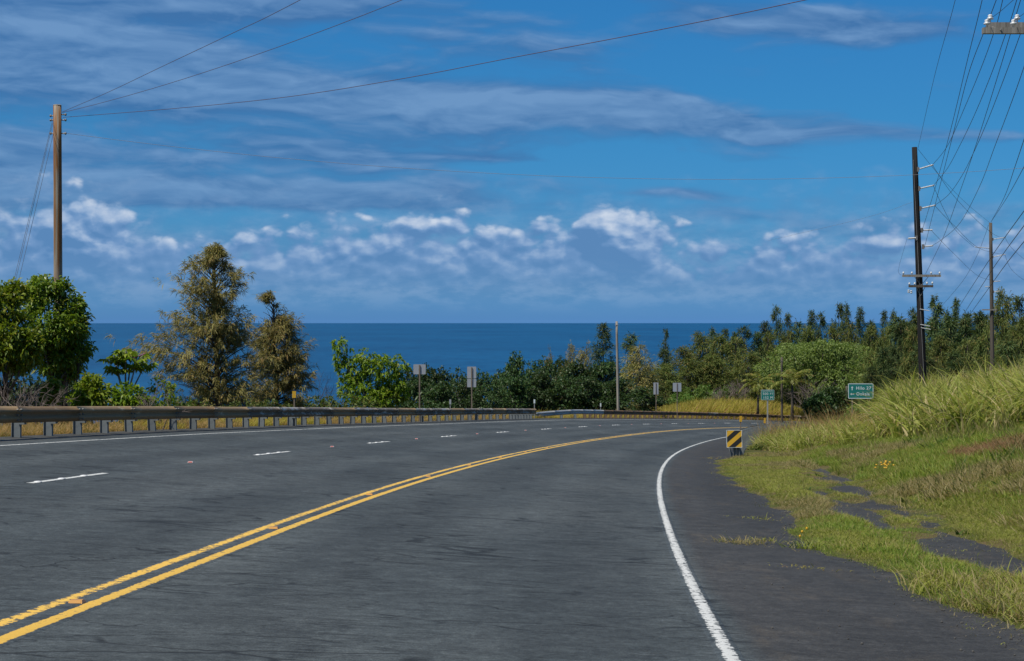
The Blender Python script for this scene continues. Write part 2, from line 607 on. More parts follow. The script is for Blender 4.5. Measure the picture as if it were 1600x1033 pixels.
def bank(s, off):
    """height of the right-hand bank over the shoulder level"""
    u_ = np.maximum(off - 7.3, 0)
    slope = np.interp(s, [-60, 10, 50, 85, 105, 130, 420], [.30, .33, .30, .20, .16, .10, .06])
    cap = np.interp(s, [-60, 50, 85, 110, 150, 420], [3.8, 3.6, 2.6, 2.2, 1.2, 1.0])
    b_ = cap * (1 - np.exp(-u_ * slope / cap))
    sm = lambda v, a, c: np.clip((v - a) / (c - a), 0, 1) ** 2 * (3 - 2 * np.clip((v - a) / (c - a), 0, 1))
    return b_ + .95 * sm(off, 11.5, 12.6) * (1 - .6 * sm(off, 15, 24)) * sm(s, 73, 82) * (1 - sm(s, 98, 112))


def terrain(x, y, s=None, off=None):
    x = np.atleast_1d(np.asarray(x, float))
    y = np.atleast_1d(np.asarray(y, float))
    if s is None:
        s, off = so_of(x, y)
    z = np.interp(s, SS, CZ) - np.clip(off, -9.2, 5.2) * np.interp(s, SS, CEL)
    d = np.maximum(-off - 9.2, 0)
    az_ = np.arctan2(x, np.maximum(y, 1.0))
    slp = np.interp(az_, [-.10, .02, .10], [.15, .09, .035])
    z = z - .05 * np.minimum(d, 4) - slp * np.maximum(d - 4, 0)
    z = z + 1.5 * np.clip((d - 2.0) / 7, 0, 1) * np.clip((s - 158) / 14, 0, 1) * np.clip((228 - s) / 14, 0, 1) * np.clip((34 - d) / 14, 0, 1)
    z = z + bank(s, off)
    r = np.hypot(x, y)
    z = z - .13 * np.maximum(r - 420, 0)
    rough = np.clip((np.abs(off + 1.5) - 9) / 6, 0, 1)
    z = z + rough * (fbm(x * .13, y * .13, 3, 5) * .30)
    return np.maximum(z, -159.0)


def gz(x, y):
    return float(terrain(x, y)[0])


def P(px, py, Y):
    """world point at depth Y seen at photo pixel (px, py) from where the photograph was taken"""
    return Vector(((px - 800) / FPX * Y, Y, -(py - 505) / FPX * Y - .0016 * Y))


# ------------------------------------------------------------------ setting: sea, ground, road
m_sea, N = new_mat('sea_water')
g = N.n('ShaderNodeNewGeometry')
px_, py_, _ = N.sep(g.outputs['Position'])
n1 = N.noise(N.xyz(px_ * .0006, py_ * .00022), 1.0, 5, .6)
n2 = N.noise(N.xyz(px_ * .012, py_ * .0035), 1.0, 6, .62)
n3 = N.noise(N.xyz(px_ * .05, py_ * .016), 1.0, 5, .65)
sc_ = N.mix(N.smooth(n1 * .55 + n2 * .45, .38, .62), (0.0020, 0.050, 0.132), (0.0046, 0.080, 0.192))
caps = N.smooth(n3, .70, .73) * N.smooth(n2, .46, .58)
sc_ = N.mix(caps * 0.75, sc_, (0.45, 0.52, 0.58))
finish(m_sea, N, sc_, 0.42, bump=n3 * 2.0 + n2 * 3.0, bstr=0.6, bdist=1.0, spec=0.2)

n_ = 96
ring = [60, 500, 1500, 4000, 9000, 20000, 45000, 100000]
vs = [(0, 0, -155)]
for r_ in ring:
    for k in range(n_):
        t = 2 * math.pi * k / n_
        vs.append((r_ * math.sin(t), r_ * math.cos(t), -155))
fs = [(0, 1 + (k + 1) % n_, 1 + k) for k in range(n_)]
for i in range(len(ring) - 1):
    for k in range(n_):
        k2 = (k + 1) % n_
        fs.append((1 + i * n_ + k, 1 + i * n_ + k2, 1 + (i + 1) * n_ + k2, 1 + (i + 1) * n_ + k))
b = MB()
b.add(vs, fs)
tag(b.build('sea', m_sea), 'deep blue sea stretching to the level horizon', kind='structure')

m_ground, N = new_mat('ground_soil_and_turf')
g = N.n('ShaderNodeNewGeometry')
n1 = N.noise(g.outputs['Position'], .35, 5, .6)
n2 = N.noise(g.outputs['Position'], 2.5, 5, .65)
n3 = N.noise(g.outputs['Position'], 14.0, 4, .7)
c_ = N.mix(N.smooth(n1, .40, .62), (0.055, 0.068, 0.020), (0.115, 0.095, 0.036))
c_ = N.mix(N.smooth(n2, .45, .7), c_, (0.075, 0.055, 0.030))
gv = N.lin(n3, .2, .8, .65, 1.3)
finish(m_ground, N, N.mix(1.0, c_, N.xyz(gv, gv, gv), 'MULTIPLY'), .95, bump=n3 * .6 + n2, bstr=.6, bdist=.08, spec=.1)

gx = np.concatenate([-np.geomspace(60, 2500, 30)[::-1], np.arange(-58, 78, 1.0), np.geomspace(80, 2500, 30)])
gy = np.concatenate([[-60, -40, -25], np.arange(-15, 245, 1.0), np.geomspace(247, 3000, 36)])
GX, GY = np.meshgrid(gx, gy)
fx, fy = GX.ravel(), GY.ravel()
gs, go = so_of(fx, fy)
zz = terrain(fx, fy, gs, go)
inroad = (go > -9.0) & (go < 9.4) & (gs > -59)
zz = np.where(inroad, zz - .17, zz - .01)
nx, ny = len(gx), len(gy)
I = (np.arange(ny - 1)[:, None] * nx + np.arange(nx - 1)[None, :]).ravel()
quads = np.stack([I, I + 1, I + nx + 1, I + nx], 1)
o = mesh_np('ground', np.stack([fx, fy, zz], 1), quads, m_ground, smooth=True)
tag(o, 'grassy ground falling away to the sea', kind='structure')


def strip(name, s0, s1, ds, offs, dz, mat, parent=None, across=None, offfun=None):
    s = np.linspace(s0, s1, max(2, int(round((s1 - s0) / ds)) + 1))
    offs = np.asarray(offs, float)
    S2, O2 = np.meshgrid(s, offs, indexing='ij')
    if offfun is not None:
        O2 = O2 + offfun(S2)
    pts = rp(S2, O2, dz).reshape(-1, 3)
    n, m = S2.shape
    I = (np.arange(n - 1)[:, None] * m + np.arange(m - 1)[None, :]).ravel()
    q = np.stack([I, I + 1, I + m + 1, I + m], 1)
    at = {'across': (across if across is not None else np.tile(offs, (n, 1)) + 0 * S2).ravel()}
    return mesh_np(name, pts, q, mat, parent, attrs=at, uv=np.stack([O2.ravel(), S2.ravel()], 1))


road = strip('road', -55, 330, .5, [-9.05, -8.0, -6, -4, -2, 0, 2, 3.6, 5.2, 6.6, 8.0], 0, m_asph)
tag(road, 'three lane asphalt road curving downhill to the right', kind='structure')


def mark(name, s0, s1, off, half, mat, ds=1.0):
    offs = np.array([-half - .012, -half, half, half + .012])
    s = np.linspace(s0, s1, max(2, int(round((s1 - s0) / ds)) + 1))
    S2, O2 = np.meshgrid(s, offs, indexing='ij')
    pts = rp(S2, O2 + off, .004)
    pts[:, 0, 2] -= .0055
    pts[:, 3, 2] -= .0055
    pts = pts.reshape(-1, 3)
    n, m = S2.shape
    I = (np.arange(n - 1)[:, None] * m + np.arange(m - 1)[None, :]).ravel()
    q = np.stack([I, I + 1, I + m + 1, I + m], 1)
    return mesh_np(name, pts, q, mat, road, attrs={'across': O2.ravel()}, uv=np.stack([(O2 + off).ravel(), S2.ravel()], 1))


mark('edge_line', -50, 300, OFF_L, .06, m_white)['label'] = 'thin white edge line beside the guardrail'
mark('edge_line', -50, 300, OFF_R, .06, m_white)['label'] = 'worn white edge line bending along the shoulder'
mark('centre_line', -50, 300, 0, .165, m_yellow)['label'] = 'worn double yellow centre line'
lp = rp(SS, OFF_D)
al = np.concatenate([[0], np.cumsum(np.linalg.norm(np.diff(lp, axis=0), axis=1))])
al = al - al[_i0]
m_button = simple_mat('white_ceramic', (.72, .72, .70), .35, var=.1)
m_redref = simple_mat('red_reflector', (.45, .06, .05), .3, var=.1)
m_amber = simple_mat('amber_reflector', (.50, .25, .06), .4, var=.2)
m_shell = simple_mat('marker_shell', (.55, .50, .46), .5, var=.2)


def dome_mesh(rad, h):
    b = MB()
    b.lathe([(rad, 0), (rad * .96, h * .4), (rad * .75, h * .8), (rad * .35, h)], (0, 0, 0), 12)
    return b


btn = dome_mesh(.05, .013).build('lane_button', m_button, None, True)
first = True
s_dash = 21.286 + 12.19 * np.arange(-2, 20)
for sd in s_dash:
    a0, a1 = np.interp([sd, sd + 3.05], al, SS)
    d_ = mark('lane_dash', a0, a1, OFF_D, .066, m_white2, .5)
    if a0 < 5:
        continue
    for t in (.28, 1.18, 2.08):
        ob = btn if first else btn.copy()
        if not first:
            link(ob)
        first = False
        ob.parent = road
        ob.location = rp(np.interp(sd + t, al, SS), OFF_D, .004)


ORD = 'first second third fourth fifth sixth seventh eighth ninth tenth eleventh twelfth thirteenth fourteenth fifteenth sixteenth seventeenth eighteenth nineteenth twentieth'.split()


def nth(i):
    if i < 20:
        return ORD[i]
    tens = {2: 'twenty', 3: 'thirty', 4: 'forty', 5: 'fifty', 6: 'sixty', 7: 'seventy'}
    t_, u_ = divmod(i + 1, 10)
    if u_ == 0:
        return {3: 'thirtieth', 4: 'fortieth', 5: 'fiftieth', 6: 'sixtieth', 7: 'seventieth'}[t_]
    return tens[t_] + '-' + ORD[u_ - 1]


def reflector(name, front, label, group):
    t = empty(name, label=label, cat='road marker', group=group)
    b = MB()
    w, l, h = .042, .045, .018
    b.add([(-w, -l, 0), (w, -l, 0), (w, l, 0), (-w, l, 0), (-w * .8, -l * .4, h), (w * .8, -l * .4, h), (w * .8, l * .4, h), (-w * .8, l * .4, h)],
          [(0, 3, 2, 1), (4, 5, 6, 7), (1, 2, 6, 5), (3, 0, 4, 7), (0, 1, 5, 4), (2, 3, 7, 6)])
    b.build('shell', m_shell if front is m_redref else m_amber, t)
    for sg in (-1, 1):
        c = MB()
        q = [(-w * .78, sg * (l * .93 + .002), .003), (w * .78, sg * (l * .93 + .002), .003), (w * .68, sg * (l * .48 + .002), h * .9), (-w * .68, sg * (l * .48 + .002), h * .9)]
        c.add(q, [(0, 1, 2, 3) if sg < 0 else (3, 2, 1, 0)])
        c.build('lens', front, t)
    return t


rf = reflector('lane_reflector', m_redref, 'small red and white reflector stuck on the lane line between dashes', 'red reflectors along the dashed lane line')
for i, sd in enumerate(s_dash[2:14]):
    o = rf if i == 0 else copy_tree(rf)
    s_ = float(np.interp(sd + 7.6, al, SS))
    o['label'] = 'red and white reflector on the dashed lane line, ' + nth(i) + ' from the camera'
    o.location = rp(s_, OFF_D, .004)
    o.rotation_euler.z = -heading(s_)
yr = reflector('centre_reflector', m_amber, 'small amber reflector stuck between the double yellow lines', 'amber reflectors between the yellow lines')
for i in range(0, 16):
    o = yr if i == 0 else copy_tree(yr)
    s_ = 10.3 + 6.1 * i
    o['label'] = 'amber reflector between the double yellow lines, ' + nth(i) + ' from the camera'
    o.location = rp(s_, 0, .004)
    o.rotation_euler.z = -heading(s_)

# ---- grassed-over verge on the right: asphalt shows through in patches
m_verge, N = new_mat('verge_soil')
g = N.n('ShaderNodeNewGeometry')
n1 = N.noise(g.outputs['Position'], 1.2, 5, .6)
n2 = N.noise(g.outputs['Position'], 18.0, 5, .7)
c_ = N.mix(N.smooth(n1, .4, .62), (0.070, 0.085, 0.022), (0.125, 0.095, 0.045))
gv = N.lin(n2, .2, .8, .55, 1.35)
finish(m_verge, N, N.mix(1.0, c_, N.xyz(gv, gv, gv), 'MULTIPLY'), .95, bump=n2, bstr=.7, bdist=.03, spec=.1)


def verge_mask(s, off):
    """>0 where soil and turf cover the old asphalt"""
    edge = np.interp(s, [-10, 8, 12, 15, 18.5, 19.5, 24, 33, 43, 52, 60, 75, 100], [5.6, 5.55, 5.4, 5.25, 5.0, 5.0, 5.25, 5.05, 4.85, 4.95, 5.6, 5.3, 5.2])
    e = (off - edge) + fbm(s * .7, off * 1.6, 4, 11) * .28
    # bare strip of old asphalt within the verge
    mid = np.interp(s, [10, 16, 20, 27, 35, 43, 50], [6.2, 6.4, 6.55, 6.7, 7.0, 7.4, 7.6])
    wid = np.interp(s, [12, 15, 19, 24, 30, 36, 43, 50, 54], [0, .14, .22, .16, .20, .26, .24, .16, 0])
    st = (np.abs(off - mid) - wid) + fbm(s * .35, off * 1.7, 5, 23) * .62
    st = np.where(wid > .01, st, 1.0)
    st2 = np.abs(off - np.interp(s, [15, 22, 30], [5.9, 6.05, 6.2])) - np.interp(s, [20, 24, 27, 31], [0, .22, .2, 0]) + fbm(s * .5, off * 2.1, 3, 31) * .3
    st = np.minimum(st, np.where((s > 20) & (s < 31), st2, 1.0))
    return np.minimum(e, st)


vs_ = np.concatenate([np.arange(-8, 60, .16), np.arange(60, 150, .6)])
vo_ = np.concatenate([np.arange(4.2, 8.4, .07), np.arange(8.4, 10.6, .2)])
S2, O2 = np.meshgrid(vs_, vo_, indexing='ij')
q_ = rp(S2, O2)
hm = np.clip(verge_mask(S2, O2) / .22, -1, 1) * .035 + fbm(S2 * 2.2, O2 * 2.2, 3, 3) * .012
tz = terrain(q_[..., 0].ravel(), q_[..., 1].ravel(), S2.ravel(), O2.ravel()).reshape(S2.shape)
ed = np.clip((O2 - 8.6) / 1.6, 0, 1)
q_[..., 2] = np.maximum(tz, q_[..., 2]) + hm * (1 - ed) + ed * .012
n, m = S2.shape
I = (np.arange(n - 1)[:, None] * m + np.arange(m - 1)[None, :]).ravel()
o = mesh_np('verge', q_.reshape(-1, 3), np.stack([I, I + 1, I + m + 1, I + m], 1), m_verge, smooth=True)
tag(o, 'grassed verge over old asphalt at the foot of the bank', kind='structure')

# ------------------------------------------------------------------ guardrails
def steel_mat(name, base, rust, amount, dark=0.0):
    m, N = new_mat(name)
    uvn = N.n('ShaderNodeUVMap', uv_map='UVMap')
    u, v, _ = N.sep(uvn.outputs[0])
    n1 = N.noise(N.xyz(u * 0.9, v * 5.0), 1.0, 5, .65)
    n2 = N.noise(N.xyz(u * 5.0, v * 16.0), 1.0, 5, .7)
    n3 = N.noise(N.xyz(u * 3.0, v * 0.7, 5.0), 1.0, 4, .6)           # run-off streaks down the face
    t = N.smooth(n1 * .5 + n2 * .25 + n3 * .25, .62 - amount * .3, .74 - amount * .3)
    t = (t + N.lin(v, .30, .20, -.55 * (1 - .55 * amount), .22)).clamp()  # paler top edge, browner face: sun on the upper fold painted over the rust
    c = N.mix(n2, tuple(x * .8 for x in base), tuple(min(1, x * 1.15) for x in base))
    r = N.mix(n2, tuple(x * .55 for x in rust), tuple(x * 1.2 for x in rust))
    c = N.mix(t, c, r)
    return finish(m, N, c, N.lin(t, 0, 1, .48, .85), metal=0.0, bump=n2, bstr=.2, bdist=.004, spec=.45)


m_rusty = steel_mat('rusty_rail_steel', (0.66, 0.50, 0.30), (0.37, 0.235, 0.115), .85)
m_worn = steel_mat('worn_rail_steel', (0.56, 0.54, 0.49), (0.21, 0.145, 0.088), .75)
m_rusty2 = steel_mat('rustier_rail_steel', (0.56, 0.41, 0.23), (0.30, 0.18, 0.085), 1.0)
m_galv = steel_mat('bright_rail_steel', (0.46, 0.455, 0.43), (0.24, 0.18, 0.11), .15)
m_brown = steel_mat('brown_rail_steel', (0.30, 0.22, 0.14), (0.22, 0.125, 0.060), .9)
m_post = simple_mat('guardrail_post_steel', (.155, .175, .18), .6, var=.35, scale=9)
m_postrust = simple_mat('guardrail_post_rusty', (.17, .115, .075), .7, var=.4, scale=9)
m_bolt = simple_mat('bolt_steel', (.16, .15, .13), .5)

# W profile: (out towards the road, height) pairs
WP = [(.000, .000), (.018, .004), (.030, .030), (.078, .062), (.082, .080), (.080, .098), (.030, .130), (.012, .155), (.030, .180), (.080, .212), (.082, .230), (.078, .248), (.030, .280),
      (.018, .306), (.000, .310)]


def beam(s0, s1, off, top, mat, parent, side=1, dfun=None, n=5):
    """one length of W beam; side=+1: bulges to +off (towards the road on the left side)"""
    prof = [(a, b) for a, b in WP] + [(a - .006, b) for a, b in WP[::-1]]
    ss = np.linspace(s0, s1, n)
    V, UV = [], []
    for s in ss:
        tp = top if dfun is None else dfun(s)[0]
        of = off if dfun is None else dfun(s)[1]
        for i, (a, h) in enumerate(prof):
            p = rp(s, of + side * (a - .04))
            V.append((p[0], p[1], p[2] + (tp - .31 + h)))
            UV.append((s, h))
    m = len(prof)
    q = []
    for i in range(n - 1):
        for k in range(m):
            k2 = (k + 1) % m
            q.append((i * m + k, i * m + k2, (i + 1) * m + k2, (i + 1) * m + k))
    if side < 0:
        q = [t[::-1] for t in q]
    caps = [np.array([[k for k in range(m)]]), np.array([[(n - 1) * m + k for k in range(m - 1, -1, -1)]])]
    o = mesh_np('rail_beam', V, [np.array(q)] + caps, mat, parent, uv=UV)
    return o


def post_mesh(name, h, mat, parent, deep=.17, wide=.11):
    b = MB()
    t = .012
    b.box((0, 0, h / 2 - .15), (deep - t, t, h + .3))
    b.box((-deep / 2, 0, h / 2 - .15), (t, wide * .7, h + .3))
    b.box((deep / 2, 0, h / 2 - .15), (t, wide * .7, h + .3))
    return b.build(name, mat, parent)


PR = random.Random(3)


def put(o, s, off, dz=0.0):
    p = rp(s, off, dz)
    o.location = p
    o.rotation_euler = (R(PR.gauss(0, 1.2)), R(PR.gauss(0, 1.0)), -heading(s) + R(PR.gauss(0, 2.5)))


RH = .611
gr1 = tag(empty('guardrail'), 'long rust streaked steel guardrail along the left edge of the road', 'guardrail')
s = 18.0
sp0 = 35.347 % 1.824
rail_al = np.concatenate([[0], np.cumsum(np.linalg.norm(np.diff(rp(SS, -8.683), axis=0), axis=1))])
rail_al -= rail_al[_i0]


def s_at(a):
    return float(np.interp(a, rail_al, SS))


END1 = 107.2
k = 0
a = 20.0
while s_at(a) < END1:
    s0, s1 = s_at(a), min(s_at(a + 3.81), END1)
    mt = (m_rusty2 if k % 3 == 1 else m_rusty) if s0 < 51.5 else (m_worn if s0 < 60 else (m_worn if k % 3 else m_rusty))
    bo = beam(s0, s1, OFF_RAIL, RH + (.003 if k % 2 else 0), mt, gr1, n=5)
    if mt in (m_rusty, m_rusty2):
        bo['label'] = 'rail length browned with rust'
    for dz_ in (.055, .155, .255):
        sb = MB()
        for ds_ in (-.10, .10):
            q = rp(s0 + .10 + ds_, OFF_RAIL + .045)
            sb.lathe([(.018, -.02), (.018, .012), (.008, .022)], (q[0], q[1], q[2] + RH - .31 + dz_), 6, (math.cos(heading(s0)), -math.sin(heading(s0)), 0))
        sb.build('splice_bolts', m_bolt, gr1)['kind'] = 'stuff'
    a += 3.648
    k += 1
p0 = post_mesh('post', .56, m_post, gr1)
p1 = MB().box((0, 0, 0), (.13, .12, .34)).build('spacer_block', m_post, p0)
p1.location = (.115, 0, .42)
KP = [0.0]
first = True


def add_post(sv_, proto, off, parent):
    global first
    o = proto if first else copy_tree(proto, parent)
    first = False
    put(o, sv_, off)
    return o


def add_post2(state, sv_, proto, off, parent):
    o = proto if state[0] else copy_tree(proto, parent)
    state[0] = False
    put(o, sv_, off)


st_ = [True]
a = 35.347 - 1.824 * 6
i = 0
while s_at(a) < 101.5:
    add_post2(st_, s_at(a), p0, OFF_RAIL - .26, gr1)
    a += 1.824
for k in range(7):
    add_post2(st_, 102.0 + k * .82, p0, OFF_RAIL - .26, gr1)
# the odd doubled post
add_post2(st_, s_at(35.347 + 1.824 * 13.25), p0, OFF_RAIL - .26, gr1)
# bolts at splices (small, grouped per rail as stuff)

gr2 = tag(empty('guardrail'), 'far guardrail curving round the bend, its near end flared down and bright', 'guardrail')


def flare(s):
    t = min(max((s - 107.6) / 13.5, 0), 1)
    t2 = t * t * (3 - 2 * t)
    return (.30 + (RH - .30) * t2, -9.55 + (OFF_RAIL + 9.55) * t2)


a = 107.6
k = 0
while a < 222:
    mt = m_galv if a < 127 else (m_worn if k in (17, 24) else m_brown)
    bo = beam(a, a + 3.78, OFF_RAIL, RH + .15 * 0 + (.003 if k % 2 else 0), mt, gr2, n=4, dfun=flare if a < 122 else None)
    if mt is m_galv:
        bo['label'] = 'bright newer rail length'
    a += 3.62
    k += 1
p2 = post_mesh('post', .56, m_postrust, gr2)
q2 = MB().box((0, 0, 0), (.13, .12, .34)).build('spacer_block', m_postrust, p2)
q2.location = (.115, 0, .42)
st_ = [True]
a = 124.0
while a < 221:
    add_post2(st_, a, p2, OFF_RAIL - .26, gr2)
    a += 1.84
p3 = post_mesh('post', .28, m_post, gr2)
st_ = [True]
for a in (109.5, 113.2, 117.0, 120.5):
    add_post2(st_, a, p3, flare(a)[1] - .2, gr2)

# right-hand guardrail with its striped end marker
gr3 = tag(empty('guardrail'), 'short steel guardrail on the right shoulder, half sunk in tall grass', 'guardrail')
OR = 5.35
RH3 = .74
a = 58.2
k = 0
while a < 112:
    bo = beam(a, a + 3.78, OR, RH3 + (.003 if k % 2 else 0), m_galv if k < 2 else m_worn, gr3, side=-1, n=4)
    a += 3.62
    k += 1
p4 = post_mesh('post', .68, m_post, gr3)
q4 = MB().box((0, 0, 0), (.13, .12, .34)).build('spacer_block', m_post, p4)
q4.location = (-.115, 0, .55)
st_ = [True]
a = 58.8
while a < 112:
    add_post2(st_, a, p4, OR + .26, gr3)
    a += 1.9
# rounded end shoe that sticks out towards the road
b = MB()
th_ = []
for i in range(9):
    t = -math.pi / 2 + math.pi * i / 8
    th_.append((-.01 + .11 * math.cos(t) * 1.0, .085 * math.sin(t)))
vs, fs = [], []
for z_ in (RH3 - .33, RH3 + .02):
    for (yy, xx) in th_:
        vs.append((xx, -yy, z_))
for (yy, xx) in th_:
    pass
for i in range(8):
    fs.append((i, i + 1, 9 + i + 1, 9 + i))
for z_ in (RH3 - .33, RH3 + .02):
    for (yy, xx) in th_:
        vs.append((xx * .95, -yy * .95 + .004, z_))
for i in range(8):
    fs.append((18 + i + 1, 18 + i, 27 + i, 27 + i + 1))
for i in range(8):
    fs.append((9 + i, 9 + i + 1, 27 + i + 1, 27 + i))
    fs.append((i + 1, i, 18 + i, 18 + i + 1))
b.add(vs, fs)
shoe = b.build('end_shoe', m_galv, gr3)
put(shoe, 58.1, OR - .1)
m_galvflat = simple_mat('galvanised_steel', (.27, .28, .28), .45, metal=.2, var=.15, scale=5)
shoe.data.materials[0] = m_galvflat

def wood_mat(name, c1, c2, stain=None, samt=.5):
    m, N = new_mat(name)
    tcn = N.n('ShaderNodeTexCoord')
    x, y, z = N.sep(tcn.outputs['Object'])
    n1 = N.noise(N.xyz(x * 14, y * 14, z * .5), 1.0, 5, .65)
    n2 = N.noise(N.xyz(x * 45, y * 45, z * 1.2), 1.0, 4, .7)
    c = N.mix(N.smooth(n1, .35, .65), c1, c2)
    if stain:
        n3 = N.noise(N.xyz(x * 7, y * 7, z * .28 + 3), 1.0, 4, .6)
        c = N.mix(N.smooth(n3, .60 - samt * .2, .72 - samt * .2), c, stain)
    gv = N.lin(n2, .25, .75, .6, 1.3)
    return finish(m, N, N.mix(1.0, c, N.xyz(gv, gv, gv), 'MULTIPLY'), .85, bump=n2 + n1, bstr=.5, bdist=.012, spec=.2)


m_polebrown = wood_mat('weathered_pole_wood', (.25, .215, .165), (.37, .34, .27), (.26, .12, .045), .75)
m_poleblack = wood_mat('creosoted_pole_wood', (.012, .012, .013), (.026, .024, .023))
m_polegrey = wood_mat('grey_pole_wood', (.24, .21, .17), (.35, .32, .27))
m_poledark = wood_mat('dark_pole_wood', (.085, .070, .055), (.13, .11, .09))
m_arm = wood_mat('crossarm_wood', (.22, .20, .17), (.33, .31, .27))
m_porc = simple_mat('porcelain', (.62, .63, .62), .25, var=.06)
m_poly = simple_mat('grey_polymer', (.52, .53, .53), .4, var=.12)
m_iron = simple_mat('galvanised_hardware', (.20, .19, .18), .5, var=.3)
m_wire = simple_mat('wire', (.030, .028, .030), .5, var=.2)
m_wirelt = simple_mat('aluminium_wire', (.30, .28, .28), .5, var=.1)
m_wirered = simple_mat('copper_wire', (.10, .050, .045), .5, var=.2)


# ------------------------------------------------------------------ signs
m_signback = simple_mat('sign_back_aluminium', (.36, .385, .41), .5, metal=0, var=.12, scale=4)
m_signpost = simple_mat('sign_post_steel', (.30, .30, .28), .6, var=.3, scale=5)
m_rustpost = simple_mat('brown_sign_post', (.19, .15, .11), .7, var=.35, scale=5)
m_green = simple_mat('green_sign_sheet', (.010, .175, .145), .45, var=.10, scale=3)
m_signwhite = simple_mat('white_sign_sheet', (.66, .72, .70), .45, var=.06, scale=3)
m_objyellow = simple_mat('yellow_sign_sheet', (.66, .38, .025), .5, var=.08, scale=4)
m_objblack = simple_mat('black_sign_sheet', (.018, .018, .018), .5, var=.2, scale=4)


def rrect(w, h, r, n=4):
    pts = []
    for cx, cy, a0 in ((w / 2 - r, h / 2 - r, 0), (-w / 2 + r, h / 2 - r, 90), (-w / 2 + r, -h / 2 + r, 180), (w / 2 - r, -h / 2 + r, 270)):
        for i in range(n + 1):
            t = R(a0 + 90 * i / n)
            pts.append((cx + r * math.cos(t), cy + r * math.sin(t)))
    return pts


def plate(name, pts, th, y, mat, parent):
    """flat plate in the local XZ plane, front towards -Y, at local y"""
    n = len(pts)
    b = MB()
    vs = [(x, y - th / 2, z) for x, z in pts] + [(x, y + th / 2, z) for x, z in pts]
    fs = [tuple(range(n)), tuple(range(2 * n - 1, n - 1, -1))] + [((i + 1) % n, i, n + i, n + (i + 1) % n) for i in range(n)]
    b.add(vs, fs)
    return b.build(name, mat, parent)


def frame_plate(name, w, h, t, r, th, y, mat, parent):
    o_, i_ = rrect(w, h, r), rrect(w - 2 * t, h - 2 * t, max(r - t, .005))
    n = len(o_)
    vs = [(x, y - th, z) for x, z in o_] + [(x, y - th, z) for x, z in i_] + [(x, y, z) for x, z in o_] + [(x, y, z) for x, z in i_]
    fs = []
    for k in range(n):
        k2 = (k + 1) % n
        fs += [(k, k2, n + k2, n + k), (k2, k, 2 * n + k, 2 * n + k2), (n + k, n + k2, 3 * n + k2, 3 * n + k)]
    return MB().add(vs, fs).build(name, mat, parent)


def text(body, size, x, z, y, mat, parent, align='LEFT', name='lettering', xs=1.0, fat=0.0):
    cu = bpy.data.curves.new(name, 'FONT')
    cu.body = body
    cu.size = size
    cu.align_x = align
    cu.align_y = 'CENTER'
    cu.extrude = .0015
    cu.offset = fat
    cu.space_character = 1.12
    ob = bpy.data.objects.new(name + '_source', cu)
    sc.collection.objects.link(ob)
    dg = bpy.context.evaluated_depsgraph_get()
    me = bpy.data.meshes.new_from_object(ob.evaluated_get(dg))
    bpy.data.objects.remove(ob)
    me.name = name
    o = bpy.data.objects.new(name, me)
    me.materials.clear()
    me.materials.append(mat)
    link(o, parent)
    o.rotation_euler = (R(90), 0, 0)
    o.scale = (xs, 1, 1)
    o.location = (x, y, z)
    return o


def upost(h, mat, parent, name='post', w=.06, sink=.4):
    b = MB()
    b.box((0, 0, (h - sink) / 2), (w, .008, h + sink))
    b.box((-w / 2, .018, (h - sink) / 2), (.008, .04, h + sink))
    b.box((w / 2, .018, (h - sink) / 2), (.008, .04, h + sink))
    return b.build(name, mat, parent)


def arrow(kind, x, z, sz, y, mat, parent):
    a = sz
    pts = [(0, a), (.62 * a, .25 * a), (.2 * a, .25 * a), (.2 * a, -a), (-.2 * a, -a), (-.2 * a, .25 * a), (-.62 * a, .25 * a)]
    if kind == 'left':
        pts = [(-q, p) for p, q in pts]
        pts = [(-p_[0] * -1, p_[1]) for p_ in pts]
    pts = [(x + p, z + q) for p, q in pts]
    return plate('arrow', pts, .003, y, mat, parent)


# destination sign
SH = 168.0
pb = rp(SH, 5.6)
hs = P(1345, 611, pb[1])
t = empty('guide_sign', (hs.x, hs.y, pb[2]), R(-4), label='green guide sign with white arrows reading Hilo 27 and Ookala', cat='sign')
zc_ = hs.z - pb[2]
wS, hS = 2.24, 1.36
plate('panel', rrect(wS, hS, .09), .012, 0, m_green, t).location = (0, 0, zc_)
frame_plate('border', wS - .01, hS - .01, .055, .085, .004, -.007, m_signwhite, t).location = (0, 0, zc_)
text('Hilo', .40, -.42, zc_ + .255, -.011, m_signwhite, t, xs=1.0, fat=.006)
text('27', .38, .50, zc_ + .265, -.011, m_signwhite, t, xs=1.05, fat=.006)
text('Ookala', .40, -.40, zc_ - .27, -.011, m_signwhite, t, xs=.92, fat=.006)
arrow('up', -.76, zc_ + .25, .18, -.010, m_signwhite, t)
arrow('left', -.76, zc_ - .27, .18, -.010, m_signwhite, t)
p = upost(zc_ + hS / 2 - .1, m_rustpost, t, w=.10)
p.location = (-.75, .03, 0)
p2_ = p.copy()
link(p2_, t)
p2_.location = (.75, .03, 0)
p2_.data = p2_.data.copy()
p2_.data.materials[0] = m_poledark

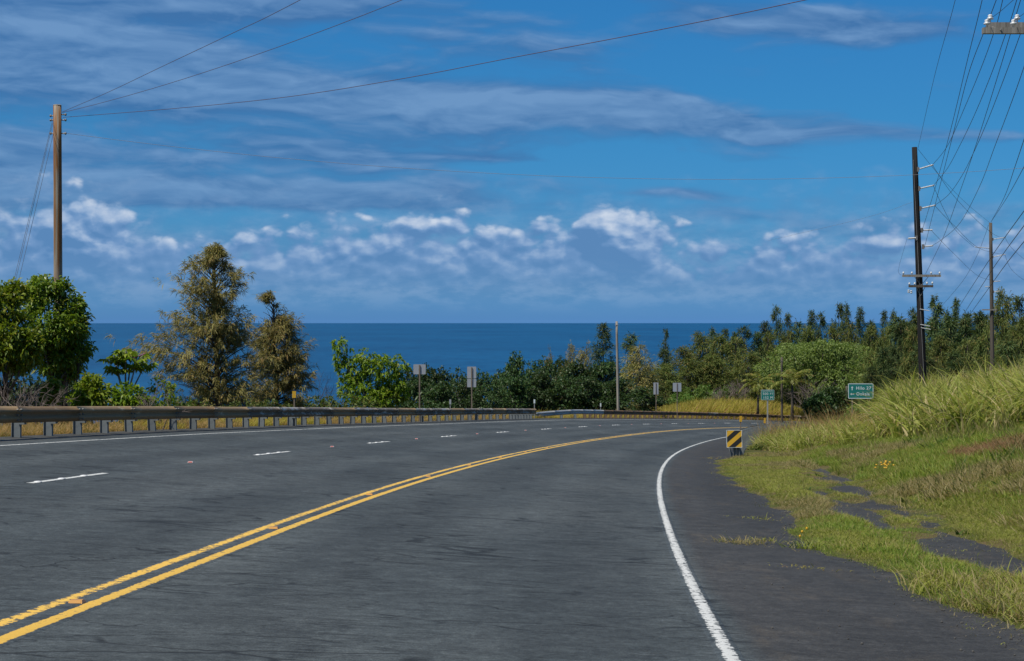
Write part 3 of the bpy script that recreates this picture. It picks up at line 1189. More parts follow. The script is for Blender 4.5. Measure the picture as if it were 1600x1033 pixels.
# elevation sign
SE_ = 108.0
pb = rp(SE_, 5.9)
es = P(1199.5, 617, pb[1])
t = empty('elevation_sign', (es.x, es.y, pb[2]), R(-3), label='small green elevation sign reading 500 FT 152 M on a thin post', cat='sign')
zc_ = es.z - pb[2]
wS, hS = .76, .60
plate('panel', rrect(wS, hS, .04), .008, 0, m_green, t).location = (0, 0, zc_)
frame_plate('border', wS - .006, hS - .006, .014, .035, .003, -.005, m_signwhite, t).location = (0, 0, zc_)
text('ELEVATION', .10, 0, zc_ + .22, -.007, m_signwhite, t, 'CENTER')
text('500', .205, -.29, zc_ + .055, -.007, m_signwhite, t)
text('FT', .17, .13, zc_ + .055, -.007, m_signwhite, t)
text('152', .205, -.27, zc_ - .165, -.007, m_signwhite, t)
text('M', .205, .14, zc_ - .165, -.007, m_signwhite, t)
p = upost(zc_ + .27, m_signpost, t, w=.075)
p.location = (0, .02, 0)

# signs seen from behind
def back_sign(px, py, Y, plates, label, top_post=True):
    x = (px - 800) / FPX * Y
    g0 = gz(x, Y)
    t = empty('road_sign', (x, Y, g0), R(2), label=label, cat='sign')
    H = 0
    for (dy, w, h, name) in plates:
        c = P(px, py + dy, Y)
        o_ = plate(name, rrect(w, h, .03), .006, -.002, m_signback, t)
        o_.location = (0, 0, c.z - g0)
        H = max(H, c.z - g0 + h / 2)
        b = MB()
        b.box((0, -.032, c.z - g0), (w * .18, .012, .05))
        b.build('bracket', m_signpost, t)
    p = upost(H - .03, m_rustpost, t, w=.055)
    p.location = (0, -.045, 0)
    return t


back_sign(655.5, 577, 80.5, [(0, .54, .44, 'panel')], 'square grey sign back on a thin post, left of the two behind the near guardrail')
back_sign(737, 583, 93, [(-1.0, .46, .60, 'panel'), (15.5, .46, .42, 'panel')], 'tall narrow grey sign back of two plates behind the near guardrail')
back_sign(1025, 599, 153, [(8, .42, 1.0, 'panel')], 'narrow grey sign back right of the grey wooden pole at the bend')
back_sign(1058, 605, 155, [(0, .72, .75, 'panel')], 'square grey sign back standing in the yellow grass at the bend')


# little reflector posts
def delineator(px, pytop, Y, w, h, mat, label, x=None, shape='panel', base=None):
    xx = (px - 800) / FPX * Y
    g0 = gz(xx, Y) if base is None else base
    top = P(px, pytop, Y).z
    t = empty('delineator', (xx, Y, g0), R(2), label=label, cat='marker post')
    upost(top - g0 - .02, m_signpost if mat is not m_objyellow else m_rustpost, t, w=.035).location = (0, .02, 0)
    o_ = plate('reflector_plate', rrect(w, h, .015), .006, 0, mat, t)
    o_.location = (0, 0, top - g0 - h / 2)
    return t


delineator(703.5, 624, 88, .09, .24, m_signback, 'small grey marker post between the two sign backs behind the guardrail')
delineator(835, 624, 110, .10, .24, m_signwhite, 'small white marker post behind the end of the near guardrail')
delineator(938.5, 630, 137, .10, .26, m_signwhite, 'small white marker post just left of the grey wooden pole at the bend')
delineator(459.5, 611, 59, .12, .22, m_objyellow, 'small yellow marker post behind the guardrail, below the shorter ironwood')
pb = rp(90, 4.9)
delineator(1157.5, 650, 88.5, .13, .28, m_objyellow, 'thin yellow marker post above the striped marker', base=float(pb[2]))
pb = rp(105, 4.9)
delineator(1195, 653, 103.5, .12, .30, m_objyellow, 'thin yellow marker post beside the green elevation sign', base=float(pb[2]))

# striped object marker
mp = rp(57.3, 5.42)
t = empty('object_marker', mp, R(2), label='yellow and black striped marker board on a short steel post', cat='marker board')
c = P(1147, 685.5, mp[1])
zc_ = c.z - mp[2]
xo = c.x - mp[0]
wS, hS = .47, .53
o_ = plate('panel', rrect(wS, hS, .012, 2), .012, 0, m_objyellow, t)
o_.location = (xo, -.06, zc_)
o_.rotation_euler = (R(-6), 0, 0)


def clip_poly(pts, f):
    out = []
    for i in range(len(pts)):
        a, b_ = pts[i], pts[(i + 1) % len(pts)]
        fa, fb = f(a), f(b_)
        if fa >= 0:
            out.append(a)
        if fa * fb < 0:
            tt = fa / (fa - fb)
            out.append((a[0] + (b_[0] - a[0]) * tt, a[1] + (b_[1] - a[1]) * tt))
    return out


per = .265
for k in range(-3, 4):
    lo = k * per + .06
    hi = lo + per * .48
    sq = [(-wS / 2 + .008, -hS / 2 + .008), (wS / 2 - .008, -hS / 2 + .008), (wS / 2 - .008, hS / 2 - .008), (-wS / 2 + .008, hS / 2 - .008)]
    fn = lambda p: (p[1] - p[0] * .85) * .76 
    poly = clip_poly(clip_poly(sq, lambda p: fn(p) - lo), lambda p: hi - fn(p))
    if len(poly) >= 3:
        s_o = plate('stripe', poly, .003, -.0095, m_objblack, t)
        s_o.location = (xo, -.06, zc_)
        s_o.rotation_euler = (R(-6), 0, 0)
fp = frame_plate('panel_edge', wS + .012, hS + .012, .012, .012, .012, .004, m_signwhite, t)
fp.location = (xo, -.06, zc_)
fp.rotation_euler = (R(-6), 0, 0)
b = MB()
b.box((xo + .06, .03, zc_ / 2 - .1), (.022, .12, zc_ + .5))
b.box((xo - .03, .02, zc_ / 2 - .1), (.012, .15, zc_ + .5))
b.box((xo + .16, .02, zc_ / 2 - .1), (.012, .15, zc_ + .5))
b.box((xo + .065, .05, zc_ / 2 - .1), (.19, .012, zc_ + .5))
b.build('post', m_galvflat, t)
b = MB()
b.box((xo + .10, .10, RH3 - .10), (.34, .20, .20))
b.build('mount_block', m_post, t)
MB().tube([(xo - .16, .06, zc_ - hS / 2 + .03), (xo - .02, .02, -.05)], .035, 6).build('slanted_bar', m_post, t)  # dark bar slanting from the board's lower left to the ground

# ------------------------------------------------------------------ poles
def pole_shaft(h0, h1, r0, r1, mat, parent, lean=(0, 0), n=14):
    b = MB()
    pts, rr = [], []
    for i in range(9):
        f = i / 8
        pts.append((lean[0] * f, lean[1] * f, h0 + (h1 - h0) * f))
        rr.append(r0 + (r1 - r0) * f)
    b.tube(pts, rr, n)
    return b.build('shaft', mat, parent, True)


def rod(name, a, b_, r, mat, parent, n=6):
    return MB().tube([a, b_], r, n).build(name, mat, parent)


# left weathered pole
YL = 60.0
bx = (91.5 - 800) / FPX * YL
g0 = gz(bx, YL)
topz = P(90, 165, YL).z
pl = empty('utility_pole', (bx, YL, g0), label='weathered brown wooden pole rising above the broad leafed trees', cat='utility pole')
H = topz - g0
sh = pole_shaft(-.8, H, .155, .135, m_polebrown, pl, (-.03, 0))
for (sx_2, dzt) in ((1, .30), (1, .48), (-1, .34), (-1, .48), (1, .92), (-1, .92)):
    b = MB()
    b.tube([(sx_2 * .10, -.02, H - dzt), (sx_2 * .24, -.02, H - dzt)], .022, 6)
    b.lathe([(.02, 0), (.045, .015), (.045, .05), (.02, .07)], (sx_2 * .21, -.02, H - dzt), 8, (sx_2, 0, 0))
    b.build('eye_bolt', m_iron, pl)
MB().lathe([(.137, 0), (.14, .01), (.12, .03)], (-.03, 0, H - .002), 14).build('pole_cap', m_polegrey, pl)

# tall black pole
YB = 85.0
bx = (1444.5 - 800) / FPX * YB
g0 = gz(bx, YB)
PBl = empty('utility_pole', (bx, YB, g0), label='tall black pole with a stack of line post insulators in the tall grass', cat='utility pole')


def loc(px, py, Y, org):
    q = P(px, py, Y)
    return Vector((q.x - org[0], q.y - org[1], q.z - org[2]))


o3 = (bx, YB, g0)
tp = loc(1428.5, 230, YB, o3)
pole_shaft(-.8, tp.z, .195, .125, m_poleblack, PBl, (tp.x, 0))


def line_post(a, b_, parent, nsk=9):
    """ribbed post insulator from a to b"""
    a, b_ = Vector(a), Vector(b_)
    L = (b_ - a).length
    prof = [(.02, 0)]
    for i in range(nsk):
        h = L * (.08 + .86 * i / nsk)
        dh = L * .86 / nsk
        prof += [(.022, h), (.048, h + dh * .35), (.026, h + dh * .7)]
    prof += [(.03, L * .96), (.03, L)]
    MB().lathe(prof, a, 8, b_ - a).build('insulator', m_poly, parent, True)
    MB().box((a.x, a.y, a.z), (.08, .16, .22)).build('insulator_base', m_iron, parent)


for (x0, y0, x1, y1) in ((1433, 265, 1456.5, 258), (1435, 295, 1458, 290), (1437, 326, 1460, 321), (1439.5, 360, 1455, 359.5), (1431, 372, 1417, 373), (1441.5, 385.5, 1456, 384)):
    a_, b_ = loc(x0, y0, YB, o3), loc(x1, y1, YB, o3)
    b_.y -= .25
    a_.y -= .1
    line_post(a_, b_, PBl)
for (xa, xb, yy, dark) in ((1408, 1468, 431, False), (1418, 1456, 448, True)):
    a_, b_ = loc(xa, yy, YB, o3), loc(xb, yy - (0 if not dark else 1.5), YB, o3)
    a_.y = b_.y = -.24
    mid = (a_ + b_) / 2
    MB().box(mid, ((b_ - a_).length, .09, .11)).build('crossarm', m_arm if not dark else m_poledark, PBl)
    for f in (.03, .25, .75, .97):
        q = a_.lerp(b_, f)
        MB().lathe([(.02, 0), (.02, .05), (.055, .055), (.05, .09), (.03, .12), (.03, .14)], (q.x, q.y, q.z + .05), 8).build('insulator', m_porc, PBl, True)
    for f in (.3, .7):
        q = a_.lerp(b_, f)
        rod('arm_brace', (q.x, q.y + .02, q.z), (mid.x, -.16, mid.z - .45), .014, m_iron, PBl)
for (xx, yy) in ((1418, 455), (1422, 456)):
    q = loc(xx, yy, YB, o3)
    b = MB()
    b.lathe([(.02, 0), (.06, .02), (.06, .05), (.025, .06), (.025, .09), (.06, .10), (.05, .14)], (q.x, -.24, q.z - .08), 8)
    b.build('insulator', m_porc, PBl, True)
for (xx, yy) in ((1441, 485), (1442, 509), (1443, 514)):
    q = loc(xx, yy, YB, o3)
    rod('bracket', (q.x - .16, -.2, q.z + .06), (q.x + .28, -.22, q.z - .02), .022, m_poly, PBl)
q = loc(1441, 470, YB, o3)
rod('ground_wire', (tp.x * .9 - .13, -.13, tp.z * .95), (-.02, -.21, .2), .012, m_iron, PBl)

# third pole, further along the same line
Y3 = 145.0
bx = (1552.5 - 800) / FPX * Y3
g0 = gz(bx, Y3)
P3l = empty('utility_pole', (bx, Y3, g0), label='brown pole with side insulators beyond the bank at the right edge', cat='utility pole')
o33 = (bx, Y3, g0)
tp = loc(1547.5, 348, Y3, o33)
pole_shaft(-.8, tp.z, .19, .13, m_poledark, P3l, (tp.x, 0))
for (x0, y0, x1, y1) in ((1551, 374, 1570, 371), (1547, 388, 1522, 386), (1551, 401.5, 1570, 397.5), (1551, 440, 1562, 439), (1548, 448, 1538, 448), (1552, 456, 1561, 455)):
    a_, b_ = loc(x0, y0, Y3, o33), loc(x1, y1, Y3, o33)
    b_.y -= .2
    line_post(a_, b_, P3l, 7)
for (xx, yy, w) in ((1545, 484, 1.2),):
    q = loc(xx, yy, Y3, o33)
    MB().box((q.x, -.22, q.z), (w, .1, .1)).build('crossarm', m_arm, P3l)

# near pole just outside the frame: only the end of its crossarm shows
YN = 26.0
bx = 8.0
g0 = gz(bx, YN)
PN = empty('utility_pole', (bx, YN, g0), label='near pole whose double wooden crossarm pokes in at the top right corner', cat='utility pole')
oN = (bx, YN, g0)
HN = 12.4
pole_shaft(-.8, HN, .19, .13, m_poledark, PN)
for (y_, z0, z1) in ((-.20, 36.5, 45.2), (.20, 45.5, 54.0)):
    pass
aL = loc(1534.5, 48.5, YN - .22, oN)
b = MB()
zA = aL.z
L_ = 2.45
b.box((aL.x + L_ / 2, -.22, zA), (L_, .09, .085))
b.build('crossarm', m_arm, PN)
aL2 = loc(1541, 40.5, YN + .22, oN)
b = MB()
b.box((aL2.x + L_ / 2, .22, aL2.z), (L_, .09, .085))
b.build('crossarm', m_arm, PN)
ins_prof = [(r_ * .85, h_ * .95) for r_, h_ in [(.012, 0), (.012, .045), (.052, .05), (.058, .062), (.05, .075), (.032, .085), (.040, .10), (.038, .115), (.02, .125)]]
for (px_1, py_1, Yo) in ((1541.5, 38, -.22), (1546.5, 33.5, .22), (1583, 38.5, -.22), (1588.5, 33.5, .22)):
    q = loc(px_1, py_1, YN + Yo, oN)
    zb = (zA if Yo < 0 else aL2.z) + .042
    MB().lathe(ins_prof, (q.x, Yo, zb), 12).build('insulator', m_porc, PN, True)
for f in (.10, .46, .8):
    rod('arm_bolt', (aL.x + L_ * f, -.29, zA), (aL.x + L_ * f, .29, aL2.z), .012, m_iron, PN)
rod('arm_brace', (aL.x + .62, -.28, zA - .02), (-.02, -.20, zA - .75), .018, m_iron, PN)
MB().box((0, -.24, HN - .9), (2.4, .09, .11)).build('crossarm', m_arm, PN)


# thin poles in the middle distance
def plain_pole(px0, pybase, px1, pytop, Y, r0, r1, mat, label, tops=()):
    x = (px0 - 800) / FPX * Y
    g0 = gz(x, Y)
    t = empty('utility_pole', (x, Y, g0), label=label, cat='utility pole')
    tp = loc(px1, pytop, Y, (x, Y, g0))
    pole_shaft(-.8, tp.z, r0, r1, mat, t, (tp.x, 0), 10)
    for (dz_, L) in tops:
        rod('step_bolt', (tp.x - L / 2, -.1, tp.z - dz_), (tp.x + L / 2, -.1, tp.z - dz_), .02, m_iron, t)
    return t


plain_pole(966.5, 642, 963.5, 502, 147, .125, .088, m_polegrey, 'slim grey wooden pole standing behind the far guardrail at the bend', ((.3, .35),))
plain_pole(1222, 641, 1221.5, 558, 185, .12, .10, m_poledark, 'slim dark pole between the two small palms', ((.4, .3),))
plain_pole(1323.5, 640, 1323, 603, 190, .11, .10, m_poledark, 'short dark post just left of the Hilo sign', ())

# ------------------------------------------------------------------ wires
def wire(pts, r, label, group=None, mat=None, sag=0.0, name='power_line'):
    """smooth run through world points; sag in metres when only two points are given"""
    pts = [Vector(p) for p in pts]
    out = []
    if len(pts) == 2:
        n = 26
        for i in range(n + 1):
            f = i / n
            p = pts[0].lerp(pts[1], f)
            p.z -= sag * 4 * f * (1 - f)
            out.append(p)
    else:
        for i in range(len(pts) - 1):
            p0_, p1_, p2_, p3_ = pts[max(i - 1, 0)], pts[i], pts[i + 1], pts[min(i + 2, len(pts) - 1)]
            for k in range(8):
                t = k / 8
                out.append(.5 * ((2 * p1_) + (p2_ - p0_) * t + (2 * p0_ - 5 * p1_ + 4 * p2_ - p3_) * t * t + (3 * p1_ - p0_ - 3 * p2_ + p3_) * t ** 3))
        out.append(pts[-1])
    b = MB()
    b.tube(out, r * .62, 5, False)
    return tag(b.build(name, mat or m_wire, None, True), label, 'cable', group)


GW = 'power lines across the road from the left pole'
lt = P(98, 175, YL - .05)
lt2 = P(99, 183.5, YL - .05)
wire([P(98, 176, YL - .05), P(1480, -380, 26.5)], .012, 'thin dark line from the left pole, middle of the three fanning out', GW, m_wirered, .55)
wire([P(101, 208, YL - .05), P(1900, 232, 70)], .010, 'faint pale line running level from the left pole behind the black pole', GW, m_wirelt, 1.35)
GG = 'stay wires of the left pole'
for (xa, ya, xb, yb, w_) in ((83, 186, 2, 520, 'left'), (83, 192, 5, 520, 'middle'), (84, 208, 10, 520, 'right')):
    q = P(xb, yb, YL - 6)
    tgt = P(xa, ya, YL - .05)
    d_ = (q - tgt)
    q2_ = tgt + d_ * 1.45
    wire([tgt, q2_], .010, 'stay wire slanting down from the weathered left pole, %s of three' % w_, GG, m_wire, 0.0, 'stay_wire')

GR = 'power lines between the right hand poles'


def iw(seq, Y0, Y1, r, label, mat=None, extra=None, grp=None):
    """line through photo pixels, its depth running from Y0 to Y1 in steps that follow its length"""
    L = [0]
    for i in range(1, len(seq)):
        L.append(L[-1] + math.dist(seq[i], seq[i - 1]))
    # equal image length is not equal depth: interpolate 1/Y, as a straight run does
    pts = [P(x, y, 1 / ((1 - l / L[-1]) / Y0 + (l / L[-1]) / Y1)) for (x, y), l in zip(seq, L)]
    if extra:
        pts += extra
    return wire(pts, r, label, grp or GR, mat)


iw([(98, 175), (170, 144), (250, 106), (360, 54), (470, 0), (1010, -290)], YL - .05, 26, .0115, 'thin dark line from the left pole, uppermost of the three fanning out', m_wirered, grp=GW)
iw([(99, 183.5), (270, 170), (450, 151.5), (630, 123), (800, 90.5), (1030, 47), (1260, 0), (1790, -118)], YL - .05, 26.3, .0125, 'long reddish line crossing the whole sky from the left pole', m_wirered, grp=GW)
iw([(1434, 232), (1460, 118), (1492, 0), (1570, -330)], 84.8, 27, .011, 'thin wire rising from the very top of the black pole')
iw([(1456.5, 258), (1480, 228), (1506, 170), (1531, 110), (1551, 55), (1566, 0), (1640, -360)], 84.7, 27, .015, 'power line curving up from the topmost insulator of the black pole')
iw([(1458, 290), (1480, 263), (1500, 226), (1522, 180), (1546, 122), (1567, 64), (1588, 0), (1690, -360)], 84.7, 27, .015, 'power line curving up from the second insulator of the black pole')
iw([(1460, 321), (1482, 304), (1503, 274), (1522, 236), (1543, 188), (1567, 126), (1592, 58), (1612, 0), (1730, -360)], 84.7, 27, .015, 'power line curving up from the third insulator of the black pole')
iw([(1440, 362), (1462, 290), (1487, 195), (1512, 90), (1534, 0), (1600, -290)], 84.5, 27, .013, 'wire climbing steeply from halfway up the black pole')
iw([(1444, 388), (1466, 300), (1490, 205), (1512, 118), (1536, 52), (1556, 0), (1650, -260)], 84.5, 27, .013, 'wire climbing from the lower short insulator of the black pole')
iw([(1446, 428), (1474, 370), (1503, 290), (1530, 210), (1563, 104), (1594, 0), (1690, -320)], 84.7, 27, .013, 'wire climbing from the crossarm of the black pole')
iw([(1456, 384), (1473, 373), (1500, 348), (1530, 292), (1555, 226), (1577, 168), (1601, 100), (1680, -140)], 84.7, 27, .013, 'slack wire sweeping up to the right from the black pole')
iw([(1417, 373), (1404, 420), (1408, 430)], 84.7, 84.7, .008, 'short jumper wire hanging left of the black pole')
# between the black pole and the third pole
iw([(1434, 233), (1470, 277), (1510, 318), (1547.5, 349)], 84.9, 144.8, .013, 'thin wire from the top of the black pole to the top of the brown pole')
iw([(1456.5, 258), (1490, 306), (1530, 348), (1556, 368), (1570, 371)], 84.7, 144.7, .016, 'wire from the topmost black pole insulator down to the brown pole')
iw([(1458, 290), (1476, 330), (1495, 362), (1522, 386)], 84.7, 144.7, .016, 'wire from the second black pole insulator down to the brown pole')
iw([(1460, 321), (1490, 352), (1530, 388), (1570, 398)], 84.7, 144.7, .016, 'wire from the third black pole insulator down to the brown pole')
iw([(1455, 360), (1490, 396), (1530, 432), (1562, 439)], 84.7, 144.7, .013, 'faint slack wire from the short insulators to the brown pole')
# from the third pole up over the frame and on beyond
iw([(1548, 347), (1568, 310), (1585, 262), (1601, 214), (1660, 40)], 144.8, 30, .020, 'upper of two wires climbing from the brown pole top to the right edge')
iw([(1548, 347), (1571, 312), (1601, 258), (1680, 100)], 144.8, 32, .020, 'lower of two wires climbing from the brown pole top to the right edge')
iw([(1570, 371), (1585, 392), (1625, 425)], 144.8, 190, .018, 'wire leaving the brown pole downward to the right edge')
iw([(1570, 398), (1584, 425), (1625, 455)], 144.8, 190, .018, 'lower wire leaving the brown pole downward to the right edge')
iw([(1544, 352), (1538, 370), (1526, 400), (1505, 438), (1468, 482)], 144.5, 175, .020, 'wire dropping left from the brown pole top towards the ironwoods')
iw([(1601, 328), (1560, 385), (1530, 430), (1498, 480)], 60, 150, .024, 'thick cable crossing low behind the brown pole, uppermost of three')
iw([(1601, 351), (1565, 400), (1540, 437), (1503, 495)], 60, 150, .024, 'thick cable crossing low behind the brown pole, middle of three')
iw([(1601, 376), (1570, 415), (1545, 450), (1507, 503)], 60, 150, .024, 'thick cable crossing low behind the brown pole, lowest of three')
iw([(1541.5, 33), (1560, 20), (1583, 0), (1680, -85)], 25.8, 20, .006, 'thin wire tied to the first porcelain insulator of the near crossarm')
iw([(1583, 33), (1600, 21), (1650, -15)], 25.8, 22, .006, 'thin wire tied to the second porcelain insulator of the near crossarm')
iw([(1425, 316), (1345, 342), (1200, 376)], 84.9, 130, .009, 'very faint wire trailing left from the middle of the black pole', mat=m_wirelt)
# ------------------------------------------------------------------ vegetation helpers
def hit(px, py, ymax=600):
    """where the sight line through a photo pixel meets the terrain"""
    Y = np.concatenate([np.arange(6, 120, .25), np.arange(120, ymax, 1.0)])
    X = (px - 800) / FPX * Y
    Z = -(py - 505) / FPX * Y - .0016 * Y
    T = terrain(X, Y)
    i = np.argmax(Z < T)
    return float(X[i]), float(Y[i]), float(T[i])


def unit(a):
    return a / np.maximum(np.linalg.norm(a, axis=-1, keepdims=True), 1e-9)


def rand_dirs(n, r=rng):
    return unit(r.normal(size=(n, 3)))


def leaf_geo(c, d, L, W, r=rng, droop=.25, fold=True):
    """diamond leaves: base c, direction d, length L, width W"""
    n = len(c)
    d = unit(d)
    up = unit(np.array([0, 0, 1.0]) + r.normal(size=(n, 3)) * .55)
    side = unit(np.cross(d, up))
    nn = np.cross(side, d)
    L = np.broadcast_to(L, n)[:, None]
    W = np.broadcast_to(W, n)[:, None]
    v = np.empty((n, 4, 3))
    v[:, 0] = c
    v[:, 1] = c + d * L * .48 + side * W * .5 + nn * W * .12
    v[:, 2] = c + d * L - np.array([0, 0, 1.0]) * L * droop
    v[:, 3] = c + d * L * .48 - side * W * .5 + nn * W * .12
    f = np.arange(n * 4).reshape(n, 4)
    return v.reshape(-1, 3), f


def leaf_obj(name, c, d, L, W, mat, parent, r=rng, droop=.25, tint=None):
    v, f = leaf_geo(c, d, L, W, r, droop)
    n = len(c)
    t = r.random(n) if tint is None else np.clip(tint, 0, 1)
    o = mesh_np(name, v, f, mat, parent, attrs={'tint': np.repeat(t, 4), 'odd': np.repeat(r.random(n), 4)})
    return o


m_bark = wood_mat('bark', (.075, .062, .048), (.13, .11, .09))
m_barkgrey = wood_mat('pale_bark', (.20, .18, .15), (.30, .28, .25))
L_gloss = leaf_mat('glossy_leaf', (.055, .125, .010), (.26, .33, .028), (.24, .24, .03), .10, .30, .42, .45, .05)
L_lime = leaf_mat('lime_leaf', (.085, .165, .012), (.26, .32, .028), (.28, .27, .05), .06, .38, .5, .3, .1)
L_tan = leaf_mat('ironwood_needles_tan', (.145, .136, .048), (.355, .315, .110), (.34, .24, .09), .16, .25, .7, .15, .10)
L_iron = leaf_mat('ironwood_needles', (.038, .072, .026), (.105, .145, .050), (.16, .15, .05), .10, .2, .7, .15, .28)
L_olive = leaf_mat('ironwood_needles_olive', (.075, .110, .028), (.190, .215, .060), (.24, .19, .06), .12, .25, .7, .15, .22)
L_dark = leaf_mat('dark_leaf', (.022, .054, .017), (.070, .120, .032), (.085, .10, .03), .07, .22, .5, .35, .25)
L_mid = leaf_mat('green_leaf', (.070, .140, .028), (.175, .265, .060), (.20, .24, .06), .06, .3, .55, .3, .2)
L_dome = leaf_mat('dome_leaf', (.105, .180, .044), (.290, .385, .115), (.26, .30, .10), .06, .35, .55, .25, .1)
L_shrub = leaf_mat('scrub_leaf', (.045, .080, .018), (.135, .165, .040), (.16, .12, .05), .10, .28, .55, .25, .25)
L_palm = leaf_mat('palm_leaf', (.10, .14, .02), (.30, .29, .06), (.26, .18, .05), .12, .32, .5, .35, .1)
m_twig = simple_mat('dry_twig', (.17, .135, .115), .9, var=.3, scale=3)
m_twigdark = simple_mat('dark_twig', (.070, .055, .045), .9, var=.3, scale=3)


def shell_points(lobes, n, r, power=.42):
    """points in a set of ellipsoid lobes, thicker towards each lobe's outside"""
    vol = np.array([l[1][0] * l[1][1] * l[1][2] for l in lobes]) ** .72
    k = r.choice(len(lobes), n, p=vol / vol.sum())
    c = np.array([l[0] for l in lobes])[k]
    rad = np.array([l[1] for l in lobes])[k]
    d = rand_dirs(n, r)
    rr = r.random((n, 1)) ** power
    return c + d * rad * rr, d, k


def limbs(b, base, lobes, r, rad, fork=.35):
    """tapered trunk with limbs that reach into the lobes"""
    base = Vector(base)
    cz = np.mean([l[0][2] for l in lobes])
    cx = np.mean([l[0][0] for l in lobes])
    cy = np.mean([l[0][1] for l in lobes])
    f = Vector((cx * fork, cy * fork, base.z + (cz - base.z) * fork))
    b.tube([base - Vector((0, 0, .5)), base, (base + f) / 2 + Vector((r.normal() * rad, r.normal() * rad, 0)), f], [rad * 1.25, rad * 1.05, rad * .85, rad * .75], 8)
    for l in lobes:
        c = Vector(l[0])
        m_ = f.lerp(c, .5) + Vector((r.normal() * .15, r.normal() * .15, -.1))
        b.tube([f, m_, c], [rad * .55, rad * .32, rad * .10], 5)
        for j in range(4):
            e = c + Vector(rand_dirs(1, r)[0] * np.array(l[1]) * .8)
            s_ = m_.lerp(c, .3 + .6 * r.random())
            b.tube([s_, s_.lerp(e, .5) + Vector((0, 0, -.04)), e], [rad * .16, rad * .10, rad * .04], 4)


def broad_tree(name, lobes, mat, nclump, per, L, W, seed, trunk_r=.12, bark=None, droop=.3, outward=.8, spread=.16, power=.45, base=(0, 0, 0), fork=.35, gap=0.0, gs=1.0):
    r = np.random.default_rng(seed)
    root = empty(name)
    b = MB()
    limbs(b, base, lobes, r, trunk_r, fork)
    b.build('trunk', bark or m_bark, root, True)
    p, d, k = shell_points(lobes, nclump, r, power)
    if gap > 0:
        keep = fbm(p[:, 0] * gs + 9.1 * p[:, 1] * .2, p[:, 2] * gs + p[:, 1] * gs * .7, 3, seed) > -gap
        p, d = p[keep], d[keep]
    n = len(p)
    c = np.repeat(p, per, 0)
    dd = np.repeat(d, per, 0) * outward + rand_dirs(n * per, r) * 1.0 + np.array([0, 0, -.15])
    c = c + rand_dirs(n * per, r) * spread * r.random((n * per, 1))
    base_t = np.repeat(r.random(n), per) * .65 + r.random(n * per) * .35
    leaf_obj('crown', c, dd, L * (.7 + .6 * r.random(n * per)), W * (.7 + .6 * r.random(n * per)), mat, root, r, droop, base_t)
    return root


